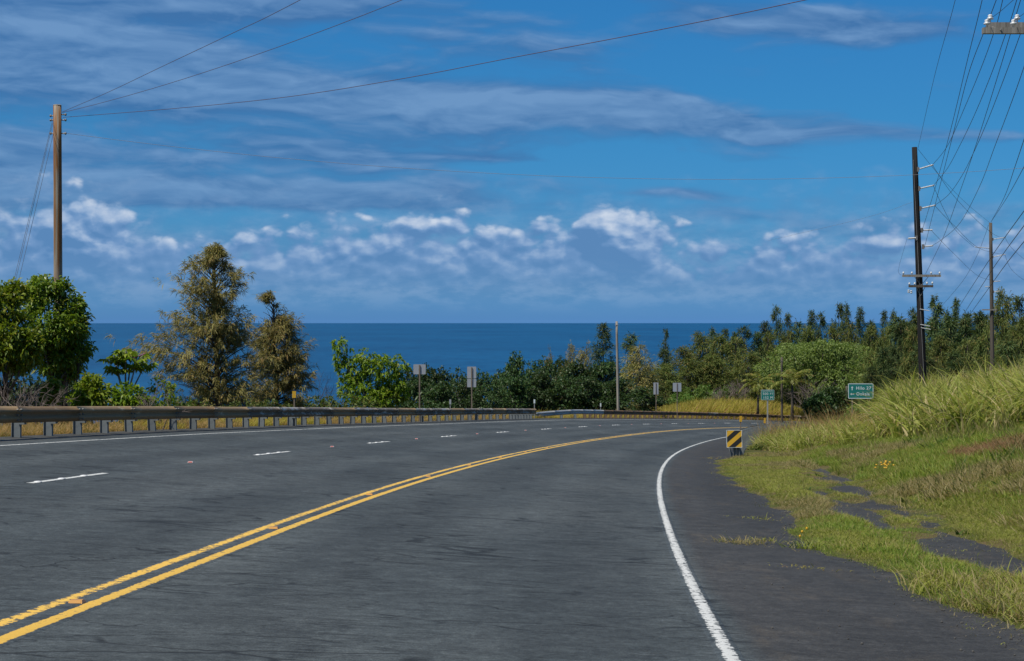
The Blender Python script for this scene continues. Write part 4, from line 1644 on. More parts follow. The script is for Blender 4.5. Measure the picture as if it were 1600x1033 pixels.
def ironwood(name, H, prof, mat, nb, tuf, strips, L, W, seed, lean=0.0, trunk_r=.14, depth=.85, t0=.06, upang=(.9, .15), gap=.22, gsc=1.25):
    """wispy tree: prof = [(t, left reach, right reach)], drooping needle strips along upswept branches"""
    r = np.random.default_rng(seed)
    root = empty(name)
    pt = [q[0] for q in prof]
    pl_ = [q[1] for q in prof]
    pr_ = [q[2] for q in prof]
    b = MB()
    tp_ = [Vector((lean * f * f * H + math.sin(f * 5 + seed) * .06 * f, math.cos(f * 4 + seed) * .05, f * H)) for f in np.linspace(0, 1, 9)]
    b.tube([tp_[0] - Vector((0, 0, .5))] + tp_, [trunk_r * 1.2] + [trunk_r * (1 - .93 * f) for f in np.linspace(0, 1, 9)], 7)
    pts, dirs, pls = [], [], []
    mean_r = max(np.mean(pl_ + pr_), .01)
    for i in range(nb):
        t = t0 + (1 - t0) * ((i + r.random()) / nb) ** .9
        ph = r.random() * 2 * math.pi
        cx_ = math.cos(ph)
        reach = (np.interp(t, pt, pr_) if cx_ > 0 else np.interp(t, pt, pl_))
        mean = (np.interp(t, pt, pr_) + np.interp(t, pt, pl_)) / 2
        reach = abs(cx_) * reach + (1 - abs(cx_)) * mean * depth
        reach *= (.42 + .62 * r.random()) if t > .45 else (.5 + .5 * r.random())
        f0 = min(t * 8, 7.999)
        k = int(f0)
        s_ = tp_[k].lerp(tp_[k + 1], f0 - k)
        ua = upang[0] * t + upang[1] + r.normal() * .12
        rise = reach * ua
        s_ = Vector((s_.x, s_.y, max(s_.z - rise * .75, .15)))
        out = Vector((cx_, math.sin(ph), 0))
        n_ = 6
        bp = []
        bend = Vector((r.normal(), r.normal(), r.normal() * .6)) * reach * .06
        for j in range(n_ + 1):
            f = j / n_
            bp.append(s_ + out * reach * f + Vector((0, 0, rise * (f ** .8) - .10 * reach * f * f)) + bend * math.sin(f * 3))
        b.tube(bp, [max(.008, trunk_r * .22 * (1 - .9 * j / n_)) for j in range(n_ + 1)], 4, False)
        gapk = r.random() < .10
        for j in range(int(tuf * (.45 + .55 * reach / mean_r))):
            f = .12 + .93 * r.random() ** .75
            a_ = min(f * n_, n_ - .001)
            q = bp[int(a_)].lerp(bp[int(a_) + 1], a_ - int(a_))
            sd = Vector((r.normal(), r.normal(), r.normal() * .55)) * (reach * .13 * (.5 + f) + .02)
            if gapk and f < .75:
                continue
            pts.append(q + sd)
            bd_ = (bp[-1] - bp[-3]).normalized()
            dv = (bd_ * 1.0 + sd.normalized() * .65 + Vector((0, 0, .30 * r.random())))
            dirs.append(dv)
            pls.append(min(1.0, .35 + .9 * reach / mean_r))
    b.build('trunk', m_bark, root, True)
    p = np.array([tuple(q) for q in pts])
    d = unit(np.array([tuple(q) for q in dirs]))
    g_ = fbm(p[:, 0] * gsc + p[:, 1] * gsc * .7 + seed, p[:, 2] * gsc + p[:, 1] * gsc * .5, 3, seed)
    kp = g_ > -gap
    p, d = p[kp], d[kp]
    pk = np.array(pls)[kp]
    n = len(p)
    tin = np.repeat(r.random(n), strips)
    PL = np.repeat((L * pk * (.9 + .9 * r.random(n)))[:, None], strips, 0)
    c = np.repeat(p, strips, 0) + np.repeat(d, strips, 0) * PL * r.random((n * strips, 1)) + r.normal(size=(n * strips, 3)) * L * .13
    dd = np.repeat(d, strips, 0) + r.normal(size=(n * strips, 3)) * .42 + np.array([0, 0, -.30])
    leaf_obj('crown', c, dd, L * (.6 + .8 * r.random(n * strips)), W * (.7 + .6 * r.random(n * strips)), mat, root, r, .35, tin * .7 + .3 * r.random(n * strips))
    return root


def twig_shrub(name, H, Wd, n, mat, seed, r0=.02, levels=3):
    r = np.random.default_rng(seed)
    root = empty(name)
    b = MB()

    def grow(p, d, L, rad, lv):
        e = p + d * L
        mid = p.lerp(e, .5) + Vector(tuple(r.normal(size=3))) * L * .08
        b.tube([p, mid, e], [rad, rad * .8, rad * .55], 4, False)
        if lv:
            for k in range(3):
                s_ = mid.lerp(e, r.random())
                d2 = (d + Vector(tuple(r.normal(size=3))) * .55 + Vector((0, 0, .12))).normalized()
                grow(s_, d2, L * (.5 + .3 * r.random()), rad * .6, lv - 1)
    for i in range(n):
        a = r.random() * 6.28
        d = Vector((math.cos(a) * Wd / H * r.random(), math.sin(a) * Wd / H * r.random(), 1)).normalized()
        grow(Vector((r.normal() * .12 * Wd, r.normal() * .12 * Wd, -.1)), d, H * (.45 + .15 * r.random()), r0, levels)
    b.build('stems', mat, root)
    return root


def set_at(o, x, y, z=None, rz=0.0, s=1.0, sz=None, **kw):
    o.location = (x, y, gz(x, y) if z is None else z)
    o.rotation_euler = (0, 0, rz)
    o.scale = (s, s, sz if sz else s)
    return tag(o, **kw)


# ------------------------------------------------------------------ the near trees on the left
def at(px, Y):
    x = (px - 800) / FPX * Y
    return x, Y, gz(x, Y)


def lobes_px(cx, Y, base, items):
    """lobes given as photo pixels (x, y, half width, half height) about a tree at depth Y"""
    out = []
    k = FPX / Y
    for (px, py, hw, hh, dy) in items:
        q = P(px, py, Y)
        out.append(((q.x - base[0], dy, q.z - base[2]), (hw / k, max(hw, hh) / k * .85, hh / k)))
    return out


B_ = at(92, 49)
lb = lobes_px(92, 49, B_, [(72, 462, 32, 28, 0), (100, 478, 30, 28, .2), (112, 515, 26, 32, 0), (85, 510, 36, 40, -.1), (110, 555, 26, 28, .1), (78, 560, 30, 30, .2), (55, 475, 22, 26, .3),
                               (60, 530, 26, 34, .4), (100, 582, 28, 14, .3), (62, 440, 13, 11, .1), (95, 446, 12, 12, 0), (128, 500, 12, 12, .1), (134, 548, 11, 13, 0), (46, 452, 12, 11, .2)])
t = broad_tree('broadleaf_tree', lb, L_gloss, 1700, 10, .135, .058, 101, .085, m_bark, .25, .7, .15, .36, gap=.30, gs=1.9)
set_at(t, *B_, label='rounded glossy green tree in front of the weathered left pole', cat='tree')
b = MB()
for dx_, r_ in ((-.22, .05), (.16, .06), (.38, .045), (.02, .055)):
    b.tube([(dx_, .1, -.4), (dx_ * .8, .1, .9), (dx_ * 1.3, .05, 1.7), (dx_ * 1.6, 0, 2.6)], [r_ * 1.2, r_, r_ * .9, r_ * .5], 6)
b.build('side_stems', m_bark, t, True)
B_ = at(6, 45.5)
lb = lobes_px(6, 45.5, B_, [(10, 478, 32, 34, 0), (-25, 490, 40, 44, 0), (25, 520, 38, 34, -.2), (0, 545, 40, 32, -.3), (45, 540, 22, 24, -.3), (-30, 545, 40, 36, -.1), (30, 562, 30, 16, 0), (18, 455, 20, 16, .2)])
t = broad_tree('broadleaf_tree', lb, L_gloss, 1700, 10, .135, .058, 102, .09, m_bark, .25, .7, .15, .36, gap=.30, gs=1.9)
set_at(t, *B_, label='glossy green tree cut by the left edge of the photo', cat='tree')

# brown-gold ironwoods
B_ = at(338, 70)
k = FPX / 70
H1 = P(338, 389, 70).z - B_[2]


def tt(py, Y, B, H):
    return (P(0, py, Y).z - B[2]) / H


pr = [(y, (338 - l) / k, (r_ - 338) / k) for y, l, r_ in ((389, 334, 344), (402, 322, 354), (425, 280, 364), (450, 276, 384), (472, 288, 382), (490, 262, 376), (505, 232, 392), (545, 228, 400), (590, 240, 420), (640, 236, 424), (700, 250, 400))]
pr = sorted([(tt(y, 70, B_, H1), l, r_) for y, l, r_ in pr])
t = ironwood('ironwood_tree', H1, pr, L_tan, 235, 14, 22, .24, .028, 201, 0, .13, .8, gap=.24, gsc=1.7, upang=(.95, .25))
set_at(t, *B_, label='tall brownish gold feathery ironwood, the bigger of the pair behind the guardrail', cat='tree')
B_ = at(432, 74)
k = FPX / 74
H1 = P(432, 464, 74).z - B_[2]
pr = [(y, (432 - l) / k, (r_ - 432) / k) for y, l, r_ in ((464, 424, 432), (480, 412, 444), (500, 408, 455), (525, 404, 474), (560, 394, 480), (600, 382, 484), (640, 380, 484), (700, 400, 470))]
pr = sorted([(tt(y, 74, B_, H1), l, r_) for y, l, r_ in pr])
t = ironwood('ironwood_tree', H1, pr, L_tan, 150, 13, 22, .24, .028, 202, -.02, .11, .8, gap=.24, gsc=1.7, upang=(.95, .25))
set_at(t, *B_, label='shorter brownish ironwood right of the big one, above the small yellow post', cat='tree')

# umbrella tree with hand shaped leaves
def palmate_tree(name, tips, base, seed, mat, n_leaf=7, ll=.26):
    r = np.random.default_rng(seed)
    root = empty(name)
    b = MB()
    C, D = [], []
    hub = Vector((0, 0, tips[0][2] * .45))
    b.tube([(0, 0, -.4), (0.02, 0, hub.z * .5), hub], [.05, .042, .035], 7)
    for tx, ty, tz in tips:
        e = Vector((tx, ty, tz))
        b.tube([hub, hub.lerp(e, .5) + Vector((0, 0, -.08)), e], [.032, .025, .018], 6)
        for i in range(n_leaf):
            a = i / n_leaf * 6.28 + r.random()
            pd = Vector((math.cos(a), math.sin(a), .1 + .7 * r.random())).normalized()
            q = e + pd * (.16 + .16 * r.random())
            b.tube([e, q], [.008, .006], 4, False)
            nf = 8
            for j in range(nf):
                a2 = j / nf * 6.28
                C.append(tuple(q))
                side = pd.cross(Vector((0, 0, 1))).normalized()
                up2 = side.cross(pd)
                v_ = (side * math.cos(a2) + pd * math.sin(a2)) * .9 + Vector((0, 0, -.35))
                D.append(tuple(v_))
    b.build('trunk', m_barkgrey, root, True)
    C, D = np.array(C), np.array(D)
    leaf_obj('crown', C, D, ll * (.8 + .4 * r.random(len(C))), ll * .38, mat, root, r, .25)
    return root


B_ = at(196, 50)
tips = []
for px, py, dy in ((196, 556, 0), (178, 565, .2), (215, 563, -.1), (200, 572, .3), (222, 577, .1), (184, 580, -.1)):
    q = P(px, py, 50)
    tips.append((q.x - B_[0], dy, q.z - B_[2]))
t = palmate_tree('umbrella_tree', tips, B_, 301, L_lime, 8, .23)
set_at(t, *B_, label='slender young umbrella tree with hand shaped leaves against the sea', cat='tree')
q = P(208, 560, 50)
q2_ = P(229, 552, 50)
rod('flower_spike', (q.x - B_[0], -.1, q.z - B_[2]), (q2_.x - B_[0], -.15, q2_.z - B_[2]), .012, simple_mat('magenta_flower', (.30, .05, .13), .6), t)


def shrub(cx, cy, hw, hh, Y, mat, n, per, L, W, seed, label, extra=(), gap=.3, gs=2.2, group=None, droop=.3):
    B = at(cx, Y)
    lb = lobes_px(cx, Y, B, [(cx, cy, hw * .7, hh * .8, 0), (cx - hw * .5, cy + hh * .25, hw * .5, hh * .6, .1), (cx + hw * .5, cy + hh * .2, hw * .5, hh * .65, -.1), (cx + hw * .1, cy + hh * .6, hw * .8, hh * .5, 0)] + list(extra))
    t = broad_tree('shrub', lb, mat, n, per, L, W, seed, .035, m_bark, droop, .9, .10, .42, gap=gap, gs=gs)
    return set_at(t, *B, label=label, cat='shrub', group=group)


shrub(143, 612, 32, 34, 47, L_lime, 420, 6, .15, .07, 311, 'yellow green shrub low beside the glossy trees')
shrub(196, 622, 44, 30, 48, L_lime, 380, 6, .14, .065, 312, 'green shrub under the young umbrella tree')
shrub(250, 606, 28, 26, 50, L_lime, 150, 6, .13, .06, 313, 'sparse small leafed shrub left of the big ironwood', gap=.05)
shrub(80, 606, 18, 20, 46, L_lime, 120, 6, .14, .065, 314, 'small lime shrub between the trunks of the glossy tree', gap=.2)
shrub(28, 616, 64, 42, 56, L_dark, 800, 6, .16, .08, 315, 'dark undergrowth bush beneath the left edge tree')
shrub(112, 620, 42, 40, 57, L_dark, 620, 6, .16, .08, 316, 'dark undergrowth bush behind the pole foot')
shrub(495, 634, 56, 20, 78, L_shrub, 500, 6, .15, .07, 317, 'low green scrub between the ironwoods and the lime tree')
shrub(550, 636, 50, 28, 84, L_shrub, 420, 6, .16, .08, 318, 'green scrub bush just left of the lime tree foot')
shrub(270, 640, 70, 26, 62, L_shrub, 500, 6, .15, .07, 319, 'low scrub bush at the foot of the big ironwood')
shrub(400, 642, 70, 22, 66, L_shrub, 480, 6, .15, .07, 320, 'low scrub bush at the foot of the shorter ironwood')
for i, (px, py, Y, H, lab) in enumerate(((22, 605, 44, 1.6, 'bare grey twiggy shrub at the left edge above the guardrail'), (55, 612, 45, 1.3, 'bare twiggy shrub beside the glossy tree trunk'),
                                        (487, 590, 80, 2.0, 'thin bare sapling standing dark against the sea'), (246, 618, 46, 1.15, 'pale bare stems leaning over the guardrail left of the big ironwood'))):
    B_ = at(px, Y)
    ht = P(px, py, Y).z - B_[2]
    t = twig_shrub('bare_shrub', max(ht + .35, .8), H * .6, 7 if i < 2 else 4, m_twig if i != 2 else m_twigdark, 330 + i, .016, 3)
    set_at(t, *B_, label=lab, cat='shrub')
t = None

# lime green tree
B_ = at(582, 86)
lb = lobes_px(582, 86, B_, [(534, 541, 15, 14, 0), (530, 562, 10, 14, 0), (576, 560, 24, 16, 0), (552, 580, 26, 22, .2), (600, 575, 26, 20, -.2), (622, 572, 16, 16, 0), (575, 605, 34, 28, 0), (612, 608, 26, 26, .1), (548, 608, 20, 22, -.1),
                               (628, 610, 14, 18, 0), (585, 622, 44, 16, 0)])
t = broad_tree('broadleaf_tree', lb, L_lime, 900, 8, .19, .08, 321, .06, m_bark, .35, .8, .12, .40, gap=.36, gs=1.6)
set_at(t, *B_, label='yellow green small tree in front of the sea, left of the square sign back', cat='tree')


# ------------------------------------------------------------------ the wood beyond the bend
def norm_tree(root, H, W_):
    root['H'], root['W'] = H, W_
    return root


PROTO = {}
r0 = np.random.default_rng(50)
for i in range(4):
    lb = []
    for j in range(15):
        a = r0.random() * 6.28
        h = 1.6 + 6.6 * r0.random() ** .8
        rr = (2.9 * math.sin(min(h / 9.0, 1) * 2.6 + .35)) * r0.random() ** .5
        s_ = .95 + .85 * r0.random()
        lb.append(((math.cos(a) * rr, math.sin(a) * rr, h), (s_ * 1.1, s_ * 1.1, s_ * .8)))
    lb.append(((0, 0, 8.2), (1.2, 1.2, 1.1)))
    lb.append(((0, 0, 2.4), (2.6, 2.6, 2.0)))
    PROTO['dark%d' % i] = norm_tree(broad_tree('dense_tree', lb, L_dark, 640, 7, .42, .20, 500 + i, .16, m_bark, .3, .8, .35, .40, gap=.42, gs=.8), 9.3, 7.0)
for i in range(4):
    pr = [(0, 1.2, 1.3), (.15, 1.8, 1.7), (.35, 1.7 + .3 * r0.random(), 1.6), (.55, 1.3, 1.4 + .2 * r0.random()), (.75, .85, .8), (.9, .5, .45), (1, .12, .12)]
    PROTO['iron%d' % i] = norm_tree(ironwood('ironwood_tree', 11.0, pr, L_iron, 84, 12, 7, .62, .085, 520 + i, .01 * (i - 1), .12, .9, upang=(1.1, .45), gap=.22, gsc=1.3), 11.0, 3.6)
for i in range(3):
    pr = [(0, 1.6, 1.6), (.2, 2.6, 2.5), (.45, 2.8, 2.9), (.65, 2.4, 2.3), (.82, 1.6, 1.5), (.93, .9, .9), (1, .35, .3)]
    PROTO['olive%d' % i] = norm_tree(ironwood('ironwood_tree', 9.0, pr, L_olive, 110, 12, 7, .62, .085, 540 + i, .0, .13, .9, upang=(.8, .3), gap=.22, gsc=1.2), 9.0, 5.6)
for i in range(2):
    pr = [(0, 1.6, 1.6), (.2, 2.4, 2.3), (.45, 2.5, 2.6), (.65, 2.1, 2.0), (.82, 1.4, 1.3), (.93, .8, .8), (1, .3, .3)]
    PROTO['tan%d' % i] = norm_tree(ironwood('ironwood_tree', 8.5, pr, L_tan, 96, 10, 6, .62, .085, 560 + i, .0, .13, .9, upang=(.8, .3), gap=.22, gsc=1.2), 8.5, 5.2)
for i in range(2):
    lb = [((r0.normal() * 1.1, r0.normal() * 1.0, .6 + 1.3 * r0.random()), (.9, .9, .7)) for j in range(9)]
    PROTO['bush%d' % i] = norm_tree(broad_tree('shrub', lb, L_mid, 420, 6, .30, .15, 580 + i, .05, m_bark, .3, .9, .2, .4, gap=.4, gs=1.0), 2.6, 4.2)
USED = set()


def place(kind, px, topy, Y, wpx, label, cat='tree', group=None, rz=None, basez=None):
    p = PROTO[kind]
    if kind in USED:
        o = copy_tree(p)
    else:
        o = p
        USED.add(kind)
    x, y, g0 = at(px, Y)
    if basez is not None:
        g0 = basez
    H = P(px, topy, Y).z - g0
    k = FPX / Y
    sxy = wpx / k / p['W']
    o.location = (x, y, g0 - .1)
    o.scale = (sxy, sxy, max(H, 1.0) / p['H'])
    o.rotation_euler = (0, 0, random.random() * 6.28 if rz is None else rz)
    return tag(o, label, cat, group)


def row(items, what, group, where):
    items = sorted(items, key=lambda q: q[1])
    for i, (kind, px, topy, Y, w) in enumerate(items):
        place(kind, px, topy, Y, w, '%s, %s from the left %s' % (what, nth(i), where), group=group)


# dark broadleaf wood, front and back rows
front = [(650, 588), (690, 592), (728, 586), (766, 596), (806, 582), (846, 580), (884, 574), (925, 582), (965, 586), (1003, 604)]
row([('dark%d' % (i % 4), px, ty + random.randint(-3, 3), 156 + random.random() * 18, 78 + random.randint(-6, 14)) for i, (px, ty) in enumerate(front)],
    'dark leafy tree', 'front row of dark trees behind the guardrails', 'in the front row of the dark wood')
back = [(612, 585), (640, 569), (668, 566), (692, 572), (720, 571), (752, 576), (782, 574), (806, 548), (828, 560), (852, 556), (878, 554), (900, 560), (925, 565), (950, 560)]
row([('dark%d' % ((i + 2) % 4), px, ty, 190 + random.random() * 25, 64 + random.randint(-6, 12)) for i, (px, ty) in enumerate(back)],
    'dark tree', 'back row of dark trees behind the guardrails', 'in the back row of the dark wood')
# olive and tan ironwoods about the bend
place('iron0', 943, 508, 195, 44, 'tall dark green ironwood just left of the grey wooden pole')
place('iron1', 986, 524, 215, 44, 'dark ironwood peak just right of the grey wooden pole')
place('tan0', 998, 541, 178, 66, 'rounded tan ironwood just right of the grey wooden pole')
place('tan1', 916, 538, 200, 46, 'tan ironwood left of the tall dark green one by the grey pole')
place('tan0', 892, 541, 204, 34, 'pale tan ironwood poking out above the dark wood')
place('tan1', 860, 547, 208, 26, 'small pale ironwood top above the dark wood')
place('iron2', 1040, 517, 225, 22, 'thin lone ironwood spire standing against the sea')
place('iron3', 1036, 548, 220, 34, 'low dark ironwood at the foot of the lone spire')
row([('olive0', 1062, 545, 222, 60), ('olive1', 1092, 524, 226, 66), ('olive2', 1124, 526, 224, 60), ('olive0', 1150, 530, 222, 60), ('olive1', 1075, 562, 212, 66), ('olive2', 1112, 556, 213, 70),
     ('olive0', 1168, 552, 212, 62), ('olive2', 1040, 570, 210, 56), ('olive1', 1012, 578, 206, 60)],
    'olive ironwood', 'olive ironwoods left of the green dome tree', 'among those left of the green dome tree')
row([('iron1', 1112, 516, 240, 32), ('iron2', 1135, 517, 238, 30), ('iron3', 1165, 514, 236, 42), ('iron0', 1184, 522, 236, 38), ('iron2', 1150, 522, 242, 34)],
    'dark ironwood top', 'dark ironwoods above the olive ones', 'behind the olive ironwoods')
sky_ = [(1196, 506), (1212, 484), (1229, 494), (1247, 506), (1268, 490), (1284, 494), (1310, 479), (1322, 480), (1344, 485), (1362, 506), (1384, 490), (1397, 490), (1414, 505), (1428, 487),
        (1460, 467), (1478, 490), (1494, 472), (1512, 494), (1530, 500)]
row([('iron%d' % ((i * 3) % 4), px, ty, 262 + random.random() * 30, (30 if i % 3 else 38)) for i, (px, ty) in enumerate(sky_)],
    'pointed dark ironwood', 'pointed ironwoods along the skyline on the right', 'along the skyline of the right hand wood')
lower = [(1200, 524), (1232, 522), (1262, 516), (1296, 514), (1330, 512), (1362, 515), (1392, 512), (1420, 515)]
row([('olive%d' % (i % 3), px, ty, 250 + random.random() * 10, 52) for i, (px, ty) in enumerate(lower)],
    'rounded olive ironwood', 'olive ironwoods under the right hand skyline', 'in the row under the right hand skyline')
rt = [('iron0', 1408, 508, 205, 50), ('olive1', 1428, 516, 190, 56), ('iron2', 1462, 478, 212, 56), ('iron3', 1484, 498, 205, 54), ('iron1', 1508, 500, 215, 52), ('olive2', 1470, 530, 178, 62), ('iron0', 1530, 492, 210, 58),
      ('olive0', 1512, 535, 175, 60), ('olive1', 1566, 462, 198, 62), ('iron2', 1592, 468, 205, 56), ('olive2', 1600, 500, 182, 64), ('olive0', 1546, 520, 172, 62), ('iron3', 1628, 470, 200, 60), ('iron1', 1440, 535, 180, 46), ('iron2', 1400, 545, 195, 46),
      ('iron1', 1575, 535, 168, 60), ('iron0', 1490, 552, 165, 60), ('iron3', 1450, 560, 163, 52)]
row(rt, 'bushy ironwood', 'ironwoods behind the bank and the black pole', 'among those behind the grassy bank')
fillrow = [('dark%d' % (i % 4), 1196 + 34 * i, 532 + random.randint(-4, 6), 268 + random.random() * 14, 62) for i in range(14)]
row(fillrow, 'dark understorey tree', 'shaded trees deep in the right hand wood', 'deep in the shade of the right hand wood')
fill2 = [('iron%d' % ((i * 3 + 1) % 4), 1404 + 27 * i, 500 + random.randint(-8, 8), 226 + random.random() * 12, 54) for i in range(9)]
row(fill2, 'slim dark ironwood', 'slim ironwoods at the back behind the bank', 'in the rear row behind the grassy bank')
place('iron0', 1380, 545, 188, 42, 'dark grey ironwood clump just right of the Hilo sign')
place('iron2', 1392, 560, 184, 36, 'narrow dark ironwood between the Hilo sign and the bank')
place('olive1', 1362, 552, 192, 46, 'brownish ironwood right above the Hilo sign')
place('iron3', 1362, 575, 186, 40, 'shadowy ironwood directly behind the Hilo sign')
for k_ in list(PROTO):
    if k_ not in USED and not k_.startswith('bush'):
        for ch in list(PROTO[k_].children):
            bpy.data.objects.remove(ch)
        bpy.data.objects.remove(PROTO[k_])

# green dome shaped tree
B_ = at(1290, 202)
k = FPX / 202
lb = []
r1 = np.random.default_rng(77)
for px, py, hw, hh in ((1290, 556, 46, 18), (1245, 562, 36, 18), (1335, 562, 36, 18), (1215, 580, 28, 18), (1365, 582, 26, 18), (1270, 582, 44, 20), (1320, 585, 44, 20), (1240, 595, 36, 18), (1300, 605, 46, 20), (1350, 604, 32, 18), (1285, 546, 26, 10), (1250, 550, 24, 9), (1320, 549, 24, 9)):
    q = P(px, py, 202)
    q.x = B_[0] + (q.x - B_[0]) * 1.16
    lb.append(((q.x - B_[0], r1.normal() * 2.0, q.z - B_[2] + .35), (hw / k * 1.12, hw / k, hh / k)))
t = broad_tree('rain_tree', lb, L_dome, 4600, 6, .27, .13, 401, .35, m_bark, .25, 1.0, .3, .30, gap=.30, gs=.9)
set_at(t, *B_, label='wide dome shaped bright green tree below the right hand skyline', cat='tree')

for (px, ty, Y, w, lab) in ((1300, 603, 186, 62, 'round dark green bush left of the Hilo sign'), (1278, 612, 184, 40, 'smaller dark green bush leftmost of the two by the Hilo sign')):
    lbk = lobes_px(px, Y, at(px, Y), [(px, ty + 16, w * .3, 14, 0), (px - w * .28, ty + 22, w * .24, 13, .3), (px + w * .28, ty + 20, w * .24, 14, -.3), (px, ty + 30, w * .42, 14, 0), (px - w * .1, ty + 10, w * .2, 9, 0)])
    t = broad_tree('shrub', lbk, L_dark, 520, 6, .30, .16, 410 + px, .08, m_bark, .25, 1.0, .2, .35, gap=.35, gs=1.2)
    set_at(t, *at(px, Y), label=lab, cat='bush')
bs = [('bush0', 1090, 602, 205, 56), ('bush1', 1118, 597, 208, 62), ('bush0', 1140, 606, 206, 46), ('bush1', 1062, 610, 200, 40), ('bush0', 1340, 626, 182, 44), ('bush1', 1366, 632, 180, 44), ('bush0', 1398, 634, 176, 44)]
for i, (kd, px, ty, Y, w) in enumerate(sorted(bs, key=lambda q: q[1])):
    place(kd, px, ty, Y, w, 'low bright green bush at the wood edge, %s from the left' % nth(i), 'bush', 'low green bushes at the wood edge')
for i, (px, ty, Y, H, W_, lab) in enumerate(((1158, 594, 204, 3.2, 3.0, 'greyish leafless shrub left of the palms'), (1130, 606, 203, 2.4, 2.2, 'low leafless shrub beside the bright green bushes'), (1268, 598, 197, 3.5, 2.4, 'brownish leafless shrub right of the palms'),
                                     (1328, 572, 206, 5.5, 4.0, 'brown leafless tree above the Hilo sign'))):
    B_ = at(px, Y)
    ht = P(px, ty, Y).z - B_[2]
    t = twig_shrub('bare_shrub', ht * 1.1, W_, 9, m_twig if i != 3 else m_twigdark, 430 + i, .05, 3)
    set_at(t, *B_, label=lab, cat='shrub')


def palm(name, H, nf, fl, seed):
    r = np.random.default_rng(seed)
    root = empty(name)
    b = MB()
    b.tube([(0, 0, -.4), (.03, 0, H * .3), (.06, .02, H * .7), (.05, 0, H)], [.17, .12, .10, .09], 8)
    b.build('trunk', m_bark, root, True)
    for i in range(nf):
        a = i / nf * 6.28 + r.random() * .5
        e0 = .0 + 1.35 * r.random()
        out = Vector((math.cos(a), math.sin(a), 0))
        pts = []
        n_ = 9
        L = fl * (.85 + .3 * r.random())
        pos = Vector((.05, 0, H))
        el_ = e0
        for j in range(n_ + 1):
            pts.append(pos.copy())
            pos = pos + (out * math.cos(el_) + Vector((0, 0, math.sin(el_)))) * (L / n_)
            el_ -= (.115 + .06 * r.random()) * (1 + .08 * j)
        C, D, LL = [], [], []
        for j in range(1, n_ * 3):
            f = j / (n_ * 3)
            k_ = min(int(f * n_), n_ - 1)
            q = pts[k_].lerp(pts[k_ + 1], f * n_ - k_)
            dv = (pts[k_ + 1] - pts[k_]).normalized()
            sd = dv.cross(Vector((0, 0, 1)))
            sd = sd.normalized() if sd.length > 1e-3 else Vector((1, 0, 0))
            for sg in (-1, 1):
                C.append(tuple(q))
                D.append(tuple(sd * sg + dv * .6 + Vector((0, 0, -.30))))
                LL.append(.55 * math.sin(.35 + f * 2.5))
        fo = leaf_obj('frond', np.array(C), np.array(D), np.array(LL), .075, L_palm, root, r, .3)
    return root


t = palm('palm_tree', 2.9, 13, 2.3, 601)
B_ = at(1184, 186)
set_at(t, B_[0], B_[1], P(0, 600, 186).z - 2.9, .3, 1.0, label='small yellowish palm left of the slim dark pole', cat='palm')
t = palm('palm_tree', 3.0, 15, 2.5, 602)
B_ = at(1238, 183)
set_at(t, B_[0], B_[1], P(0, 598, 183).z - 3.3, 1.3, 1.1, label='small yellowish palm right of the slim dark pole', cat='palm')

# ------------------------------------------------------------------ grasses
def grass_mat(name, c1, c2, c3, odd=.2, trans=.42):
    m, N = new_mat(name)
    a = N.n('ShaderNodeAttribute', attribute_name='tint')
    a2 = N.n('ShaderNodeAttribute', attribute_name='odd')
    oi = N.n('ShaderNodeObjectInfo')
    rnd = N.e(oi.outputs['Random'])
    col = N.mix(N.e(a.outputs['Fac']) * .6 + rnd * .4, c1, c2)
    col = N.mix(N.math('LESS_THAN', N.e(a2.outputs['Fac']), rnd * odd * 2), col, c3)

    def ex(s):
        tr = N.n('ShaderNodeBsdfTranslucent', ins={'Color': N.mix(1.0, col, (1.1, 1.15, .65), 'MULTIPLY')})
        mx = N.n('ShaderNodeMixShader', ins={0: trans})
        N.t.links.new(s, mx.inputs[1])
        N.t.links.new(tr.outputs[0], mx.inputs[2])
        return mx.outputs[0]
    return finish(m, N, col, .6, spec=.25, extra=ex)


G_lawn = grass_mat('lawn_grass', (.20, .235, .035), (.39, .40, .085), (.38, .32, .13), .22)
G_lush = grass_mat('lush_grass', (.135, .220, .028), (.32, .39, .068), (.34, .30, .11), .08)
G_cane = grass_mat('cane_grass', (.25, .245, .048), (.58, .53, .16), (.62, .51, .28), .36)
G_canegreen = grass_mat('green_cane_grass', (.150, .195, .032), (.44, .46, .105), (.50, .42, .20), .24)
G_dry = grass_mat('dry_grass', (.29, .175, .062), (.54, .355, .155), (.17, .17, .05), .2)
G_weed = grass_mat('broad_weed_leaf', (.045, .095, .014), (.13, .20, .03), (.20, .18, .06), .15)
G_tan = grass_mat('tan_grass', (.24, .19, .075), (.46, .38, .19), (.14, .17, .04), .25)
G_gold = grass_mat('golden_grass', (.29, .26, .036), (.54, .46, .09), (.44, .26, .10), .22)
G_thatch = grass_mat('brown_thatch', (.20, .120, .060), (.40, .25, .130), (.07, .06, .02), .15)


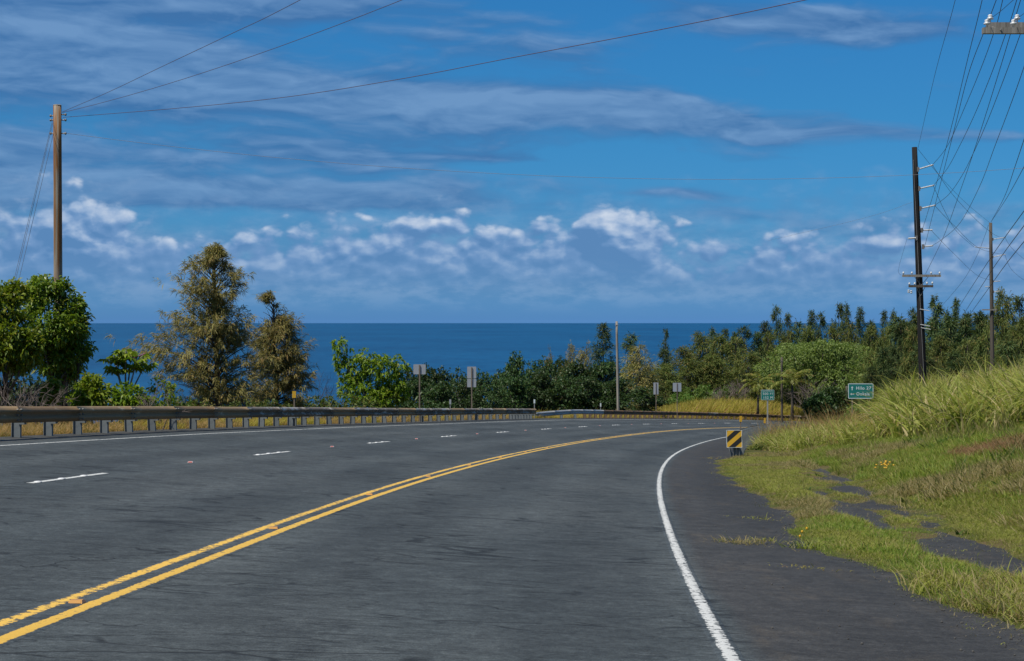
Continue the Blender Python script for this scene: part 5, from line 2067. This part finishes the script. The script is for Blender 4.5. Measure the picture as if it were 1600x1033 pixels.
def tuft_mesh(name, n, H, W, spread, bend, mat, seed, seg=3, base_r=.04, flat=0.0):
    """a clump of arching tapered blades"""
    r = np.random.default_rng(seed)
    V, F, T, O = [], [], [], []
    k = 0
    for i in range(n):
        a = r.random() * 6.28
        out = np.array([math.cos(a), math.sin(a), 0])
        h = H * (.55 + .55 * r.random())
        lean = spread * (.2 + .8 * r.random())
        bd = bend * (.4 + 1.2 * r.random())
        p = out * base_r * r.random() + np.array([r.normal() * base_r, r.normal() * base_r, -.02])
        face = r.random() * 6.28
        sd = np.array([math.cos(face), math.sin(face), 0])
        ang = math.atan(lean)
        t_, o_ = r.random(), r.random()
        for j in range(seg + 1):
            f = j / seg
            w = W * (1 - f) ** .7 * .5 + .0008
            V += [p - sd * w, p + sd * w]
            T += [t_, t_]
            O += [o_, o_]
            p = p + (out * math.sin(ang) + np.array([0, 0, math.cos(ang) * (1 - flat)])) * h / seg
            ang += bd / seg
        for j in range(seg):
            F.append((k + 2 * j, k + 2 * j + 1, k + 2 * j + 3, k + 2 * j + 2))
        k += 2 * (seg + 1)
    o = mesh_np(name, np.array(V), np.array(F), mat, None, attrs={'tint': T, 'odd': O})
    sc.collection.objects.unlink(o)
    return o


def scatter(name, pts, scl, protos, label, tilt=.12, rg=rng):
    """one object of countless tufts: geometry nodes put a clump on every point"""
    col_ = bpy.data.collections.new(name + '_clumps')
    for i, p in enumerate(protos):
        p.name = '%s_clump_%02d' % (name, i)
        col_.objects.link(p)
    n = len(pts)
    me = bpy.data.meshes.new(name)
    me.vertices.add(n)
    me.vertices.foreach_set('co', np.asarray(pts, np.float32).ravel())
    rot = np.stack([rg.normal(size=n) * tilt, rg.normal(size=n) * tilt, rg.random(n) * 6.28], 1).astype(np.float32)
    me.attributes.new('rot', 'FLOAT_VECTOR', 'POINT').data.foreach_set('vector', rot.ravel())
    me.attributes.new('scl', 'FLOAT', 'POINT').data.foreach_set('value', np.asarray(scl, np.float32))
    me.attributes.new('idx', 'INT', 'POINT').data.foreach_set('value', rg.integers(0, len(protos), n).astype(np.int32))
    o = bpy.data.objects.new(name, me)
    link(o)
    gt = bpy.data.node_groups.new(name + '_scatter', 'GeometryNodeTree')
    gt.interface.new_socket('Geometry', in_out='INPUT', socket_type='NodeSocketGeometry')
    gt.interface.new_socket('Geometry', in_out='OUTPUT', socket_type='NodeSocketGeometry')
    nd = gt.nodes
    gi, go_ = nd.new('NodeGroupInput'), nd.new('NodeGroupOutput')
    ci = nd.new('GeometryNodeCollectionInfo')
    ci.inputs['Collection'].default_value = col_
    ci.inputs['Separate Children'].default_value = True
    ci.inputs['Reset Children'].default_value = True
    ip = nd.new('GeometryNodeInstanceOnPoints')
    ip.inputs['Pick Instance'].default_value = True

    def na(nm, ty):
        q = nd.new('GeometryNodeInputNamedAttribute')
        q.data_type = ty
        q.inputs['Name'].default_value = nm
        return q.outputs['Attribute']
    er = nd.new('FunctionNodeEulerToRotation')
    lk = gt.links.new
    lk(na('rot', 'FLOAT_VECTOR'), er.inputs[0])
    lk(er.outputs[0], ip.inputs['Rotation'])
    lk(na('scl', 'FLOAT'), ip.inputs['Scale'])
    lk(na('idx', 'INT'), ip.inputs['Instance Index'])
    lk(gi.outputs[0], ip.inputs['Points'])
    lk(ci.outputs[0], ip.inputs['Instance'])
    lk(ip.outputs[0], go_.inputs[0])
    md = o.modifiers.new('scatter', 'NODES')
    md.node_group = gt
    return tag(o, label, None, None, 'stuff')


def so_points(n, s0, s1, o0, o1, rg=rng, power=1.0):
    s = s0 + (s1 - s0) * rg.random(n) ** power
    o = o0 + (o1 - o0) * rg.random(n)
    return s, o


def on_ground(s, off, dz=0.0):
    q = rp(s, off)
    tz = terrain(q[:, 0], q[:, 1], s, off)
    q[:, 2] = np.maximum(tz, q[:, 2] if False else tz) + dz
    return q


rg = np.random.default_rng(99)
# --- turf on the verge
s, o_ = so_points(60000, 7, 62, 4.7, 9.2, rg, 1.35)
s2, o2 = so_points(26000, 7, 24, 4.7, 8.0, rg, 1.0)
s, o_ = np.concatenate([s, s2]), np.concatenate([o_, o2])
vm = verge_mask(s, o_)
keep = (vm + rg.normal(size=len(s)) * .13 > .08)
s, o_, vm = s[keep], o_[keep], vm[keep]
q_ = on_ground(s, o_, .0)
q_[:, 2] = np.maximum(q_[:, 2], rp(s, o_)[:, 2]) + np.clip(vm / .22, -1, 1) * .035 - .01
nz = fbm(s * .5, o_ * 1.1, 3, 41)
dry = (fbm(s * .35, o_ * .9, 4, 57) + np.interp(s, [7, 11, 15, 17, 24, 60], [.50, .28, -.22, -.34, -.16, -.04]) + np.interp(o_, [4.7, 6.6, 7.3, 8.2, 9], [-.05, 0, .20, .28, .0])) > .14
lush = (~dry) & ((s < 22) & (s > 12.5) & (o_ < 6.4) & (fbm(s * .9, o_ * 1.5, 3, 44) > -.22))
hgt = (.75 + .7 * np.clip(nz + .3, 0, 1)) * (.5 + .5 * np.clip(vm / .35, 0, 1))
lawn = [tuft_mesh('c', 16, .075, .0075, .9, 1.0, G_lawn, 700 + i, 2, .035) for i in range(4)]
m1 = ~dry & ~lush
scatter('verge_grass', q_[m1], hgt[m1] * 1.15, lawn, 'short patchy turf creeping over the old asphalt of the verge')
lushm = [tuft_mesh('c', 18, .105, .008, 1.0, 1.3, G_lush, 710 + i, 3, .05) for i in range(3)] + [tuft_mesh('c', 16, .085, .0075, 1.1, 1.3, G_lawn, 716 + i, 3, .05) for i in range(2)]
scatter('lush_grass', q_[lush], hgt[lush] * .85, lushm, 'lush green grass at the edge of the shoulder', .22)
drym = [tuft_mesh('c', 16, .11, .007, 1.1, 1.4, G_tan, 720 + i, 3, .05) for i in range(4)]
sd_ = np.where((o_ > 7.0) & (s > 14), 1.8, 1.1)
scatter('dry_verge_grass', q_[dry], hgt[dry] * sd_[dry], drym, 'dry straw coloured grass along the foot of the bank')

# crumbs of dead grass on the asphalt along the turf's edge, and straw at the near corner
s, o_ = so_points(16000, 7.5, 55, 4.2, 8.0, rg, 1.4)
vm2 = verge_mask(s, o_)
keep = (vm2 < .10) & (vm2 > -.30 * rg.random(len(s)) ** 2.2)
q_ = rp(s[keep], o_[keep], .003)
scatter('edge_straw', q_, .5 + .7 * rg.random(len(q_)), [tuft_mesh('c', 7, .06, .005, 3.0, .8, G_tan, 860 + i, 2, .05) for i in range(2)] + [tuft_mesh('c', 6, .045, .006, 1.6, 1.0, G_lawn, 864, 2, .03)],
        'crumbs of straw and creeping grass along the ragged edge of the turf')
s, o_ = so_points(2600, 8.5, 14.2, 5.3, 7.6, rg)
vm2 = verge_mask(s, o_)
keep = (vm2 > .06) & (fbm(s * .8, o_ * 1.4, 3, 66) > -.18)
q_ = on_ground(s[keep], o_[keep], .01)
q_[:, 2] = np.maximum(q_[:, 2], rp(s[keep], o_[keep])[:, 2]) + .02
scatter('corner_straw', q_, .6 + .7 * rg.random(len(q_)), [tuft_mesh('c', 16, .19, .008, 1.0, 1.6, G_tan, 870 + i, 4, .05) for i in range(3)] + [tuft_mesh('c', 16, .18, .008, .9, 1.5, G_lawn, 874 + i, 4, .05) for i in range(2)],
        'tangled straw coloured grass at the near end of the verge')

# --- bank face
tl = lambda s: np.interp(s, [5, 15, 30, 40, 48, 57, 66, 75, 90, 120], [16, 14.5, 12.6, 11.6, 10.4, 8.3, 6.6, 5.9, 5.8, 6.0])
s, o_ = so_points(26000, 12, 62, 7.4, 14.5, rg, 1.2)
keep = (o_ < tl(s) + .4) & (o_ > 7.5 + fbm(s * .5, o_, 3, 8) * .5)
s, o_ = s[keep], o_[keep]
q_ = on_ground(s, o_, -.01)
thx, thy, thz = hit(1577, 700)
dpatch = np.hypot((q_[:, 0] - thx - .25) / .95, (q_[:, 1] - thy) / 2.6) < 1 + fbm(q_[:, 0], q_[:, 1], 3, 4) * .35
patch2 = fbm(s * .3, o_ * .55, 4, 71) > .44
m1 = ~dpatch & ~patch2
bankm = [tuft_mesh('c', 15, .19, .011, .85, 1.2, G_lush, 730 + i, 3, .06) for i in range(3)] + [tuft_mesh('c', 15, .19, .011, .85, 1.2, G_lawn, 735 + i, 3, .06) for i in range(2)]
hz = .65 + .8 * np.clip(fbm(s * .6, o_ * .8, 3, 77) + .4, 0, 1)
scatter('bank_grass', q_[m1], hz[m1], bankm, 'knee high green grass on the bank face')
thm = [tuft_mesh('c', 18, .30, .010, 2.2, 1.0, G_thatch, 740 + i, 3, .08) for i in range(3)]
m2 = dpatch
scatter('brown_thatch', q_[m2], .8 + .4 * rg.random(m2.sum()), thm, 'brown dead thatch on the mound at the right edge')
drym2 = [tuft_mesh('c', 16, .24, .009, 1.0, 1.4, G_tan, 745 + i, 3, .06) for i in range(3)]
m3 = patch2 & ~dpatch
scatter('dry_bank_grass', q_[m3], hz[m3], drym2, 'dry tan grass scattered over the bank face')

# broad leafed weeds mixed through the turf, and loose grit along its edge
s, o_ = so_points(2600, 10, 60, 5.2, 12.5, rg, 1.2)
vm2 = verge_mask(s, o_)
keep = (vm2 > .12) & (o_ < tl(s) + .3) & (fbm(s * .55, o_ * .8, 3, 34) > .05)
q_ = on_ground(s[keep], o_[keep], .0)
q_[:, 2] = np.maximum(q_[:, 2], rp(s[keep], o_[keep])[:, 2]) + .02
scatter('verge_weeds', q_, (.45 + .8 * rg.random(len(q_))) * np.interp(o_[keep], [5, 7, 9], [.6, .8, 1.5]), [tuft_mesh('c', 12, .16, .030, 1.2, 1.0, G_weed, 880 + i, 3, .05) for i in range(3)] + [tuft_mesh('c', 9, .30, .006, .5, .5, G_tan, 884 + i, 3, .05) for i in range(2)],
        'dark broad leafed weeds and thin seed stalks mixed through the turf')
m_grit = simple_mat('grit_stone', (.085, .08, .072), .9, var=.5, scale=2)


def pebble(seed):
    r = np.random.default_rng(seed)
    b = MB()
    b.lathe([(.004 + .003 * r.random(), -.004), (.011 + .003 * r.random(), .002), (.009, .009), (.003, .012)], (0, 0, 0), 6)
    o = b.build('c', m_grit)
    sc.collection.objects.unlink(o)
    return o


s, o_ = so_points(30000, 7.5, 50, 3.9, 8.2, rg, 1.5)
vm2 = verge_mask(s, o_)
keep = (vm2 < .06) & (rg.random(len(s)) < np.clip(np.exp(vm2 / .16), .02, 1) * .8)
q_ = rp(s[keep], o_[keep], .003)
scatter('grit', q_, .22 + .55 * rg.random(len(q_)) ** 3, [pebble(i) for i in range(3)], 'loose grit scattered on the old asphalt beside the turf', .6)

# --- tall cane grass on the bank
s, o_ = so_points(21000, 16, 112, 5.8, 31, rg)
jit = fbm(s * .45, o_ * .45, 3, 15)
clump = fbm(s * .95, o_ * .95, 3, 61)
keep = (o_ > tl(s) + jit * .6 + clump * .35) & (clump > -.14 + .25 * (rg.random(len(s)) - .5))
s, o_, jit, clump = s[keep], o_[keep], jit[keep], clump[keep]
q_ = on_ground(s, o_, -.03)
edge = o_ - tl(s)
hz = np.interp(s, [16, 40, 55, 64, 74, 90, 112], [1.35, 1.45, 1.34, 1.02, .82, .95, .8]) * (.80 + .35 * np.clip(jit + .4, 0, 1)) * (.86 + .28 * rg.random(len(s)))
hz = hz * (.82 + .55 * np.clip(clump + .25, 0, 1))
hz = hz * np.interp(edge, [0, .5, 3], [.86, 1.0, 1.0]) * np.where((s > 72) & (o_ < 11.4), .58, 1.0) * (.70 + .48 * rg.random(len(s)))
hz = hz * np.where((s > 84) & (o_ > 11.6), 1.12, 1.0)
pxx = 800 + FPX * q_[:, 0] / q_[:, 1]
lim = np.interp(pxx, [1185, 1230, 1300, 1375, 1391, 1399, 1440, 1500, 1600], [676, 665, 653, 649, 643, 586, 576, 567, 555])
zl = -(lim + rg.random(len(s)) * 12 - 6 - 500.6) / FPX * q_[:, 1] - q_[:, 2]
hz = np.where(q_[:, 1] > 38, np.minimum(hz, np.maximum(zl / 1.28, .30)), hz)
green = (fbm(s * .22, o_ * .22, 3, 19) + np.interp(edge, [0, 2.5, 6], [.26, .02, -.16])) > .0
canem = [tuft_mesh('c', 24, 1.45, .038, .55, 1.65, G_cane, 750 + i, 5, .16) for i in range(5)]
canegm = [tuft_mesh('c', 22, 1.50, .048, .50, 1.85, G_canegreen, 760 + i, 5, .16) for i in range(4)]
scatter('tall_grass', q_[~green], hz[~green], canem, 'tall yellowish cane grass covering the top of the bank', .26)
scatter('tall_green_grass', q_[green], hz[green], canegm, 'tall green cane grass drooping along the foot of the bank', .26)
# dead straw stalks mixed in
s, o_ = so_points(2600, 30, 108, 6.0, 26, rg)
keep = o_ > tl(s) + .2
q_ = on_ground(s[keep], o_[keep], -.03)
strawm = [tuft_mesh('c', 10, 1.5, .016, .55, 1.0, G_dry, 770 + i, 4, .18) for i in range(3)]
scatter('straw_stalks', q_, .75 + .35 * rg.random(len(q_)), strawm, 'pale dead stalks among the tall grass on the bank')

# --- behind the left guardrails
s, o_ = so_points(9500, 20, 112, -13.2, -9.25, rg)
q_ = on_ground(s, o_, -.02)
m1 = fbm(s * .25, o_ * .4, 3, 91) < .22
dl = [tuft_mesh('c', 18, .42, .011, .9, 1.3, G_dry, 780 + i, 4, .09) for i in range(4)]
hz = np.interp(-o_, [9.2, 10.0, 13], [.62, .95, 1.25]) * (.8 + .4 * rg.random(len(s)))
scatter('dry_roadside_grass', q_[m1], hz[m1], dl, 'orange brown dry grass behind the near guardrail')
dg_ = [tuft_mesh('c', 18, .50, .013, .7, 1.2, G_gold, 785 + i, 4, .09) for i in range(3)]
scatter('golden_roadside_grass', q_[~m1], hz[~m1], dg_, 'yellow green grass tufts behind the near guardrail')
s, o_ = so_points(8000, 106, 222, -12.5, -9.25, rg)
q_ = on_ground(s, o_, -.02)
scatter('dry_grass_at_bend', q_, np.interp(-o_, [9.2, 10.2, 12.5], [.7, 1.2, 1.5]) * (.8 + .4 * rg.random(len(s))), [tuft_mesh('c', 16, .45, .018, .9, 1.3, G_dry, 790 + i, 3, .1) for i in range(2)] + [tuft_mesh('c', 16, .5, .018, .8, 1.2, G_gold, 794 + i, 3, .1) for i in range(2)],
        'dry yellow grass behind the far guardrail at the bend')
s, o_ = so_points(9500, 158, 226, -26, -10.2, rg)
q_ = on_ground(s, o_, -.03)
pxx = 800 + FPX * q_[:, 0] / q_[:, 1]
keep = (pxx > 1008 + 14 * rg.normal(size=len(s))) & (pxx < 1285)
s, o_, q_, pxx = s[keep], o_[keep], q_[keep], pxx[keep]
want = np.interp(pxx, [1000, 1020, 1060, 1100, 1150, 1200, 1240, 1285], [644, 638, 629, 622, 620, 625, 634, 646])
ztop = -(want - 500.6) / FPX * q_[:, 1]
hz = np.clip((ztop - q_[:, 2]) / 1.35, .30, 1.45) * (.72 + .36 * rg.random(len(s)))
scatter('golden_cane_field', q_, hz, [tuft_mesh('c', 15, 1.5, .055, .40, 1.1, G_gold, 800 + i, 4, .25) for i in range(4)], 'golden cane grass field on the outside of the bend')


# --- single weeds on the shoulder
def weed(px, py, mesh_args, label, name='weed', s=1.0, flowers=0, fs_=.012, fd_=.5, fh_=.45):
    x, y, z = hit(px, py)
    t = empty(name, (x, y, z + .003), random.random() * 6, label=label, cat='weed')
    o = tuft_mesh('blades', *mesh_args)
    o['kind'] = 'stuff'
    link(o, t)
    o.scale = (s, s, s)
    if flowers:
        mf = bpy.data.materials.get('yellow_flower') or simple_mat('yellow_flower', (.75, .42, .02), .6, var=.2)
        r = np.random.default_rng(int(px))
        for i in range(flowers):
            a, d = r.random() * 6.28, r.random() * .22
            h = .22 + .2 * r.random()
            MB().lathe([(.006, -.01), (fs_, .004), (fs_ * .7, .016)], (math.cos(a) * d * fd_, math.sin(a) * d * fd_, h * fh_), 7).build('flower', mf, t)
    return t


weed(1154, 850, (240, .12, .007, 1.6, 1.3, G_tan, 811, 3, .15), 'pale dry grass tuft lying on the asphalt shoulder', 'dry_tuft')
weed(1192, 846, (90, .08, .008, 1.5, 1.2, G_lawn, 812, 3, .10), 'small green weed just right of the pale dry tuft')
weed(1258, 859, (90, .15, .012, 1.3, .8, G_canegreen, 813, 3, .08), 'dark leafy weed with tiny yellow flowers on the shoulder', 'weed', 1.0, 3)
weed(1280, 855, (70, .11, .011, 1.4, .9, G_canegreen, 814, 3, .07), 'low leafy weed at the edge of the turf')
weed(1246, 891, (110, .06, .007, 2.4, 1.0, G_gold, 815, 3, .10), 'flat yellowish tuft alone on the shoulder', 'dry_tuft')
weed(1170, 812, (150, .07, .007, 1.8, 1.2, G_lawn, 816, 3, .16), 'green tuft above the pale dry one on the shoulder')
weed(1383, 747, (26, .30, .012, .8, .9, G_lush, 817, 3, .12), 'plant with a cluster of yellow flowers on the verge', 'flowering_weed', 1.0, 16, .020, .9, .7)
weed(1130, 722, (60, .12, .010, 1.5, 1.0, G_lawn, 818, 3, .20), 'grass tuft on the shoulder just below the striped marker')
weed(1105, 716, (60, .10, .010, 1.5, 1.0, G_gold, 819, 3, .18), 'yellowish tuft on the shoulder left of the striped marker')
s_, o__ = 63.0, 6.6
t = shrub(1194, 703, 26, 14, 66, L_shrub, 300, 6, .11, .05, 820, 'dark low brush just right of the striped marker')
